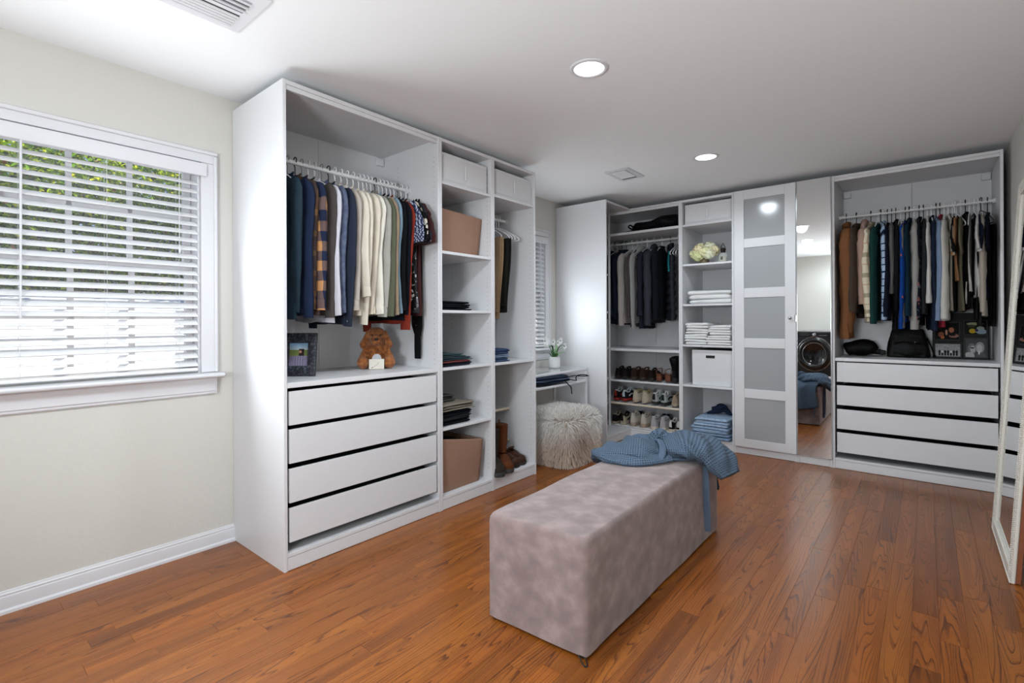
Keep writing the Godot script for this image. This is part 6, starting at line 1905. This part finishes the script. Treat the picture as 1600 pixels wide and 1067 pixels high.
func fill_right_unit() -> void:
	rng.seed = 404
	var q := PI / 2
	var hz := -3.929
	var hy := 2.067
	var A := "white"
	var K := "black"
	var L := [
		[2.425, K, {n = "fleece_coat", l = "long tan teddy-fleece coat hanging at the left end of the right wardrobe", c = "coat", col = Color(0.50, 0.315, 0.185), t = "teddy", th = 0.034, len = 0.93, sll = 0.72, collar = "high", sw = 1.2, fl = 0.04}],
		[2.495, K, {n = "cardigan", l = "chunky brown-and-grey flecked cardigan beside the teddy coat", c = "cardigan", col = Color(0.28, 0.225, 0.185), t = "knit", th = 0.026, len = 0.72}],
		[2.548, A, {n = "hooded_fleece", l = "blush-pink hooded fleece, shortest near the teddy coat", c = "jacket", col = Color(0.64, 0.51, 0.445), t = "fleece", th = 0.028, len = 0.60, sll = 0.50, collar = "hood"}],
		[2.594, K, {n = "shirt_jacket", l = "cream and grey plaid shirt-jacket between pink fleece and green sweater", c = "jacket", col = Color.WHITE, t = "creamplaid", th = 0.022, len = 0.80}],
		[2.640, A, {n = "sweater", l = "forest-green sweater, the only green knit in the right wardrobe", c = "sweater", col = Color(0.065, 0.215, 0.20), t = "fleece", th = 0.020, collar = "crew", hem = true, sll = 0.64, cuffl = 0.065}],
		[2.675, A, {n = "striped_shirt", l = "light blue shirt with thin dark stripes next to the green sweater", col = Color.WHITE, t = "bluestripe", sll = 0.66}],
		[2.703, K, {n = "sweater", l = "navy sweater touching the striped light blue shirt", c = "sweater", col = Color(0.065, 0.085, 0.15), t = "knit", collar = "crew", hem = true}],
		[2.730, K, {n = "sweater", l = "mid-grey thin sweater wedged between navy and black ones", c = "sweater", col = Color(0.37, 0.365, 0.365), t = "knit", collar = "crew", len = 0.55, sll = 0.45}],
		[2.757, K, {n = "jacket", l = "black jacket with a wide hem beside the grey sweatshirt", c = "jacket", col = Color(0.06, 0.065, 0.08), len = 0.82, hem = true}],
		[2.787, A, {n = "sweatshirt", l = "taupe-grey sweatshirt right before the royal blue one", c = "sweatshirt", col = Color(0.43, 0.41, 0.385), t = "fleece", collar = "crew", hem = true, sll = 0.68}],
		[2.817, K, {n = "kimono", l = "royal blue top with orange flower embroidery", c = "top", col = Color.WHITE, t = "floralblue", len = 0.80, sll = 0.70, collar = "crew"}],
		[2.842, K, {n = "shirt", l = "thin dark teal shirt hidden just behind the royal blue top", col = Color(0.05, 0.16, 0.22), len = 0.7}],
		[2.872, A, {n = "sweatshirt", l = "light heather-grey sweatshirt with ribbed cuff in the middle of the right rail", c = "sweatshirt", col = Color(0.57, 0.56, 0.545), t = "fleece", collar = "crew", hem = true, th = 0.020, sll = 0.70, cuffl = 0.07, sw = 1.1}],
		[2.902, K, {n = "blouse", l = "dark navy blouse with muted pink flowers", c = "blouse", col = Color.WHITE, t = "floralnavy", len = 0.82, sll = 0.66}],
		[2.928, K, {n = "cardigan", l = "charcoal-green thin cardigan beside the flowered blouse", c = "cardigan", col = Color(0.13, 0.15, 0.155), t = "knit", collar = "crew"}],
		[2.951, A, {n = "blouse", l = "narrow white blouse between charcoal cardigan and denim shirt", c = "blouse", col = Color(0.74, 0.73, 0.71), len = 0.62, sll = 0.5}],
		[2.975, A, {n = "denim_shirt", l = "dark indigo denim shirt, longest in the middle of the right rail", col = Color(0.11, 0.15, 0.235), t = "denim", len = 0.86, sll = 0.7}],
		[3.003, K, {n = "sweater", l = "powder-blue sweater beside the ivory one", c = "sweater", col = Color(0.44, 0.52, 0.63), t = "fleece", collar = "crew", hem = true, sll = 0.64, th = 0.018, cuffl = 0.065}],
		[3.026, K, {n = "top", l = "crimson top showing at neck and hem behind the ivory sweater", c = "top", col = Color(0.60, 0.13, 0.21), len = 0.84, sl = "none"}],
		[3.050, A, {n = "sweater", l = "ivory-white sweater with long sleeve, palest long-sleeved one of the rail", c = "sweater", col = Color(0.74, 0.725, 0.69), t = "fleece", collar = "crew", hem = true, sll = 0.64, th = 0.020, cuffl = 0.05}],
		[3.074, A, {n = "top", l = "thin oatmeal top touching the ivory sweater", c = "top", col = Color(0.60, 0.57, 0.51), sl = "short", len = 0.72}],
		[3.099, A, {n = "t_shirt", l = "black T-shirt between the oatmeal and apricot tops", c = "T-shirt", col = Color(0.04, 0.045, 0.055), sl = "short", collar = "crew", len = 0.72}],
		[3.121, A, {n = "top", l = "apricot-tan top, a narrow edge before the olive T-shirt", c = "top", col = Color(0.60, 0.42, 0.27), sl = "short", collar = "crew", len = 0.5}],
		[3.146, A, {n = "t_shirt", l = "olive-khaki T-shirt with a flared short sleeve", c = "T-shirt", col = Color(0.39, 0.37, 0.29), sl = "short", collar = "crew", len = 0.72}],
		[3.171, K, {n = "dress", l = "black dress hanging between olive T-shirt and white strap top", c = "dress", col = Color(0.045, 0.045, 0.05), sl = "none", len = 0.70}],
		[3.194, A, {n = "strap_top", l = "white strappy top with a dangling white loop", c = "top", col = Color(0.72, 0.70, 0.68), sl = "strap", collar = "none", len = 0.58}],
		[3.219, A, {n = "t_shirt", l = "navy T-shirt with white trimmed sleeve, front of the right end", c = "T-shirt", col = Color(0.06, 0.085, 0.16), sl = "short", collar = "crew", len = 0.60, trim = Color(0.76, 0.75, 0.74)}],
		[3.243, A, {n = "t_shirt", l = "white T-shirt behind the navy one with white trim", c = "T-shirt", col = Color(0.74, 0.73, 0.72), sl = "short", collar = "crew", len = 0.62}],
		[3.266, A, {n = "cardigan", l = "long cream cardigan with a rust edge near the right panel", c = "cardigan", col = Color(0.68, 0.64, 0.58), t = "knit", collar = "none", len = 0.76}],
		[3.292, K, {n = "dress", l = "dark navy dress hanging last against the right side panel", c = "dress", col = Color(0.04, 0.06, 0.12), sl = "short", collar = "crew", len = 0.64}],
	]
	for i in L.size():
		var r: Array = L[i]
		var tw := -q + rng.randf_range(-0.09, 0.09)
		var at := Vector3(r[0], hy, hz)
		hanger(r[1], at + Vector3(0, 0.014, 0), tw, "%s hanger holding the %s" % [{"white": "white plastic", "black": "black velvet"}[r[1]], short_of(r[2].l)], "hangers on the right rail")
		var g := garment(r[2], at, tw, "clothes on the right rail")
		if r[2].n == "strap_top":
			tubepart("loop", curve([Vector3(0.16, -0.60, 0.01), Vector3(0.19, -0.70, 0.01), Vector3(0.235, -0.75, 0.01), Vector3(0.255, -0.70, 0.012), Vector3(0.21, -0.60, 0.01)], 20), 0.009, cloth(r[2].col), g, 8, 0.003, Vector3.BACK)
	for i in 2:
		var s: Dictionary = [{n = "trousers", l = "dark grey trousers hanging low behind the long cream cardigan", col = Color(0.12, 0.12, 0.13), w = 0.19, len = 0.72, dx = 0.02}, {n = "trousers", l = "charcoal trousers hanging lowest at the right side panel", col = Color(0.09, 0.09, 0.095), w = 0.20, len = 0.72, dx = -0.02}][i]
		trousers(s, Vector3([3.235, 3.305][i], hy, hz), -q, "trousers on the right rail")
	for i in 3: hanger([K, A, K][i], Vector3([2.66, 3.11, 3.255][i], hy + 0.014, hz + 0.02), -q + 0.25, ["spare black hanger between the green sweater and striped shirt", "spare white hanger above the apricot top", "spare black hanger by the white T-shirt"][i], "hangers on the right rail")
	# on the shelf: belt bag, handbag, collage frame
	var y := 0.8945
	var lt := cloth(Color(0.028, 0.028, 0.03), "nylon")
	var p := thing("belt_bag", "small black belt bag lying under the teddy coat", "bag", Vector3(2.515, y, -4.02), 0.12)
	var k := MB.new()
	k.tube(curve([Vector3(-0.115, 0.05, 0), Vector3(-0.09, 0.058, 0), Vector3(0.0, 0.070, 0), Vector3(0.06, 0.068, 0), Vector3(0.105, 0.045, 0)], 18), ramp([0.025, 0.045, 0.05, 0.048, 0.03], 18), 24, ramp([0.035, 0.056, 0.068, 0.064, 0.035], 18), Vector3.UP, true, 0.04, 4.0, 0.3)
	put("body", k.mesh(), lt, p)
	tubepart("strap", curve([Vector3(0.09, 0.04, 0.01), Vector3(0.13, 0.035, 0.02), Vector3(0.155, 0.028, 0.02)], 8), 0.022, lt, p, 8, 0.007, Vector3.BACK)
	slabpart("buckle", Vector3(0.128, 0.012, 0.012), Vector3(0.168, 0.052, 0.028), M.black, p, 0.005)
	tubepart("zip", curve([Vector3(-0.085, 0.095, 0.036), Vector3(0, 0.115, 0.038), Vector3(0.07, 0.10, 0.034)], 10), 0.002, M.dark, p, 5)
	var hb := thing("handbag", "black leather handbag with front zip pocket standing on the shelf", "handbag", Vector3(2.825, y, -4.03), 0.05)
	var lm := cloth(Color(0.03, 0.03, 0.032), "leather")
	var b := MB.new()
	var rows := []
	for f in [0.0, 0.03, 0.12, 0.3, 0.5, 0.68, 0.82, 0.92, 0.98, 1.0]:
		var row := []
		var wd: float = lerpf(0.135, 0.098, pow(f, 2.2))
		var dp: float = lerpf(0.068, 0.022, pow(f, 1.4))
		if f == 0.0:
			wd -= 0.008
			dp -= 0.008
		for i in 40:
			var a := TAU * i / 40
			row.append(Vector3(wd * signf(cos(a)) * pow(absf(cos(a)), 0.4) + 0.003 * sin(f * 9 + i), f * 0.235 - 0.01 * absf(cos(a)) * f, dp * signf(sin(a)) * pow(absf(sin(a)), 0.55) * (1.0 + 0.05 * sin(i * 1.3 + f * 8))))
		rows.append(row)
	b.grid(rows, true, true, true)
	put("body", b.mesh(), lm, hb)
	var fp := MB.new()
	fp.tube(curve([Vector3(-0.09, 0.07, 0.060), Vector3(0, 0.066, 0.070), Vector3(0.09, 0.07, 0.060)], 12), ramp([0.01, 0.013, 0.01], 12), 16, ramp([0.045, 0.055, 0.045], 12), Vector3.UP, true, 0.08, 3.0, 0.6)
	put("front_pocket", fp.mesh(), lm, hb)
	tubepart("zip", [Vector3(-0.09, 0.128, 0.060), Vector3(0.02, 0.127, 0.064), Vector3(0.095, 0.130, 0.058)], 0.0022, M.wire, hb, 6)
	tubepart("zip_pull", [Vector3(0.045, 0.125, 0.066), Vector3(0.047, 0.06, 0.084), Vector3(0.045, 0.012, 0.082)], 0.003, lm, hb, 6)
	lathepart("pull_ring", [Vector2(0.006, -0.002), Vector2(0.009, 0), Vector2(0.006, 0.002)], M.chrome, hb, Vector3(0.045, 0.125, 0.068), 12)
	for s in [-1, 1]:
		tubepart("handle", curve([Vector3(-0.07, 0.20, s * 0.024), Vector3(-0.06, 0.25, s * 0.03), Vector3(0, 0.272, s * 0.034), Vector3(0.06, 0.25, s * 0.03), Vector3(0.07, 0.20, s * 0.024)], 18), 0.006, lm, hb, 8)
	for i in 2: lathepart("stud", [Vector2(0.004, 0), Vector2(0.003, 0.002), Vector2(0, 0.003)], M.chrome, hb, Vector3(0.112, 0.155 - i * 0.022, 0.045), 10)
	tubepart("strap", curve([Vector3(0.12, 0.16, 0.0), Vector3(0.15, 0.08, 0.02), Vector3(0.165, 0.02, 0.03), Vector3(0.16, 0.006, -0.03)], 16), 0.010, lm, hb, 8, 0.003)
	# collage frame: a black board of four photographs leaning at the back
	var f := thing("collage_frame", "black collage frame with four photos leaning under the dresses", "picture frame", Vector3(3.145, y, -4.045))
	f.rotation.x = -0.16
	slabpart("board", Vector3(-0.165, 0, -0.012), Vector3(0.165, 0.36, 0.0), M.black, f, 0.002)
	var fr := mat(Color(0.03, 0.03, 0.033), 0.55)
	var ph := [[-0.158, 0.005, 0.168, 0.118, 0], [0.018, 0.005, 0.140, 0.165, 1], [-0.158, 0.140, 0.160, 0.150, 2], [0.018, 0.182, 0.140, 0.125, 3]]
	for h in ph:
		var x0: float = h[0]
		var y0: float = h[1]
		var w: float = h[2]
		var hh: float = h[3]
		var t := 0.010
		var z1 := 0.010
		var ff := put("frame", null, null, f)
		slabpart("frame_side", Vector3(x0, y0, 0), Vector3(x0 + t, y0 + hh, z1), fr, ff)
		slabpart("frame_side", Vector3(x0 + w - t, y0, 0), Vector3(x0 + w, y0 + hh, z1), fr, ff)
		slabpart("frame_side", Vector3(x0 + t, y0, 0), Vector3(x0 + w - t, y0 + t, z1), fr, ff)
		slabpart("frame_side", Vector3(x0 + t, y0 + hh - t, 0), Vector3(x0 + w - t, y0 + hh, z1), fr, ff)
		var m := mat(Color.WHITE, 0.4)
		m.metallic_specular = 0.2
		m.albedo_texture = snapshot(h[4])
		var g := MB.new()
		g.grid([[Vector3(x0 + t, y0 + hh - t, 0.003), Vector3(x0 + w - t, y0 + hh - t, 0.003)], [Vector3(x0 + t, y0 + t, 0.003), Vector3(x0 + w - t, y0 + t, 0.003)]], false, false, false, [[Vector2(0, 0), Vector2(1, 0)], [Vector2(0, 1), Vector2(1, 1)]])
		put("photo", g.mesh(), m, ff)

# small printed snapshots, as loose patches of tone
func snapshot(n: int) -> ImageTexture:
	rng.seed = 500 + n
	var W := 96
	var Hh := 80
	var im := Image.create(W, Hh, false, Image.FORMAT_RGB8)
	var disc := func(cx: float, cy: float, rx: float, ry: float, c: Color) -> void:
		for y in range(maxi(0, int(cy - ry)), mini(Hh, int(cy + ry) + 1)):
			for x in range(maxi(0, int(cx - rx)), mini(W, int(cx + rx) + 1)):
				if pow((x - cx) / rx, 2.0) + pow((y - cy) / ry, 2.0) < 1.0: im.set_pixel(x, y, c)
	if n == 0:                                                # black-and-white row of people against a pale wall
		im.fill(Color(0.62, 0.62, 0.62))
		for i in 260:
			var g := rng.randf_range(0.42, 0.68)
			disc.call(rng.randf() * W, rng.randf() * 50, 2.5, 1.5, Color(g, g, g))
		for i in 7:
			var x := 16.0 + i * 11.0
			disc.call(x, 38, 3, 4, Color(0.5, 0.5, 0.5))
			disc.call(x, 50, 5, 10, Color(0.06, 0.06, 0.06) if i % 3 != 1 else Color(0.8, 0.8, 0.8))
			disc.call(x, 65, 4, 10, Color(0.07, 0.07, 0.07))
	elif n == 1:                                              # black-and-white pair of faces
		im.fill(Color(0.30, 0.30, 0.30))
		disc.call(30, 44, 20, 24, Color(0.45, 0.45, 0.45))
		disc.call(34, 46, 12, 16, Color(0.68, 0.68, 0.68))
		disc.call(66, 38, 20, 24, Color(0.58, 0.58, 0.58))
		disc.call(64, 42, 13, 17, Color(0.72, 0.72, 0.72))
		disc.call(32, 40, 9, 3, Color(0.10, 0.10, 0.10))
		disc.call(18, 74, 24, 16, Color(0.70, 0.70, 0.70))
		disc.call(70, 78, 24, 20, Color(0.36, 0.36, 0.36))
		disc.call(62, 60, 4, 8, Color(0.85, 0.85, 0.85))
	elif n == 2:                                              # warm faces in a dark room
		im.fill(Color(0.03, 0.03, 0.03))
		disc.call(70, 30, 17, 16, Color(0.10, 0.05, 0.04))
		disc.call(66, 34, 11, 13, Color(0.72, 0.46, 0.36))
		disc.call(24, 56, 12, 13, Color(0.55, 0.32, 0.22))
		disc.call(46, 46, 5, 14, Color(0.75, 0.55, 0.45))
		disc.call(30, 70, 8, 8, Color(0.75, 0.42, 0.24))
		disc.call(76, 62, 20, 10, Color(0.60, 0.42, 0.37))
		disc.call(70, 56, 14, 7, Color(0.04, 0.04, 0.05))
		disc.call(20, 26, 8, 6, Color(0.22, 0.20, 0.20))
	else:                                                     # bright yellow and blue figures outdoors
		im.fill(Color(0.09, 0.10, 0.08))
		disc.call(46, 18, 40, 9, Color(0.60, 0.60, 0.48))
		disc.call(30, 32, 18, 9, Color(0.24, 0.24, 0.16))
		disc.call(34, 60, 16, 14, Color(0.74, 0.62, 0.16))
		disc.call(70, 46, 18, 14, Color(0.62, 0.66, 0.60))
		disc.call(74, 64, 26, 14, Color(0.56, 0.62, 0.68))
		disc.call(52, 56, 8, 8, Color(0.22, 0.16, 0.32))
	return ImageTexture.create_from_image(im)
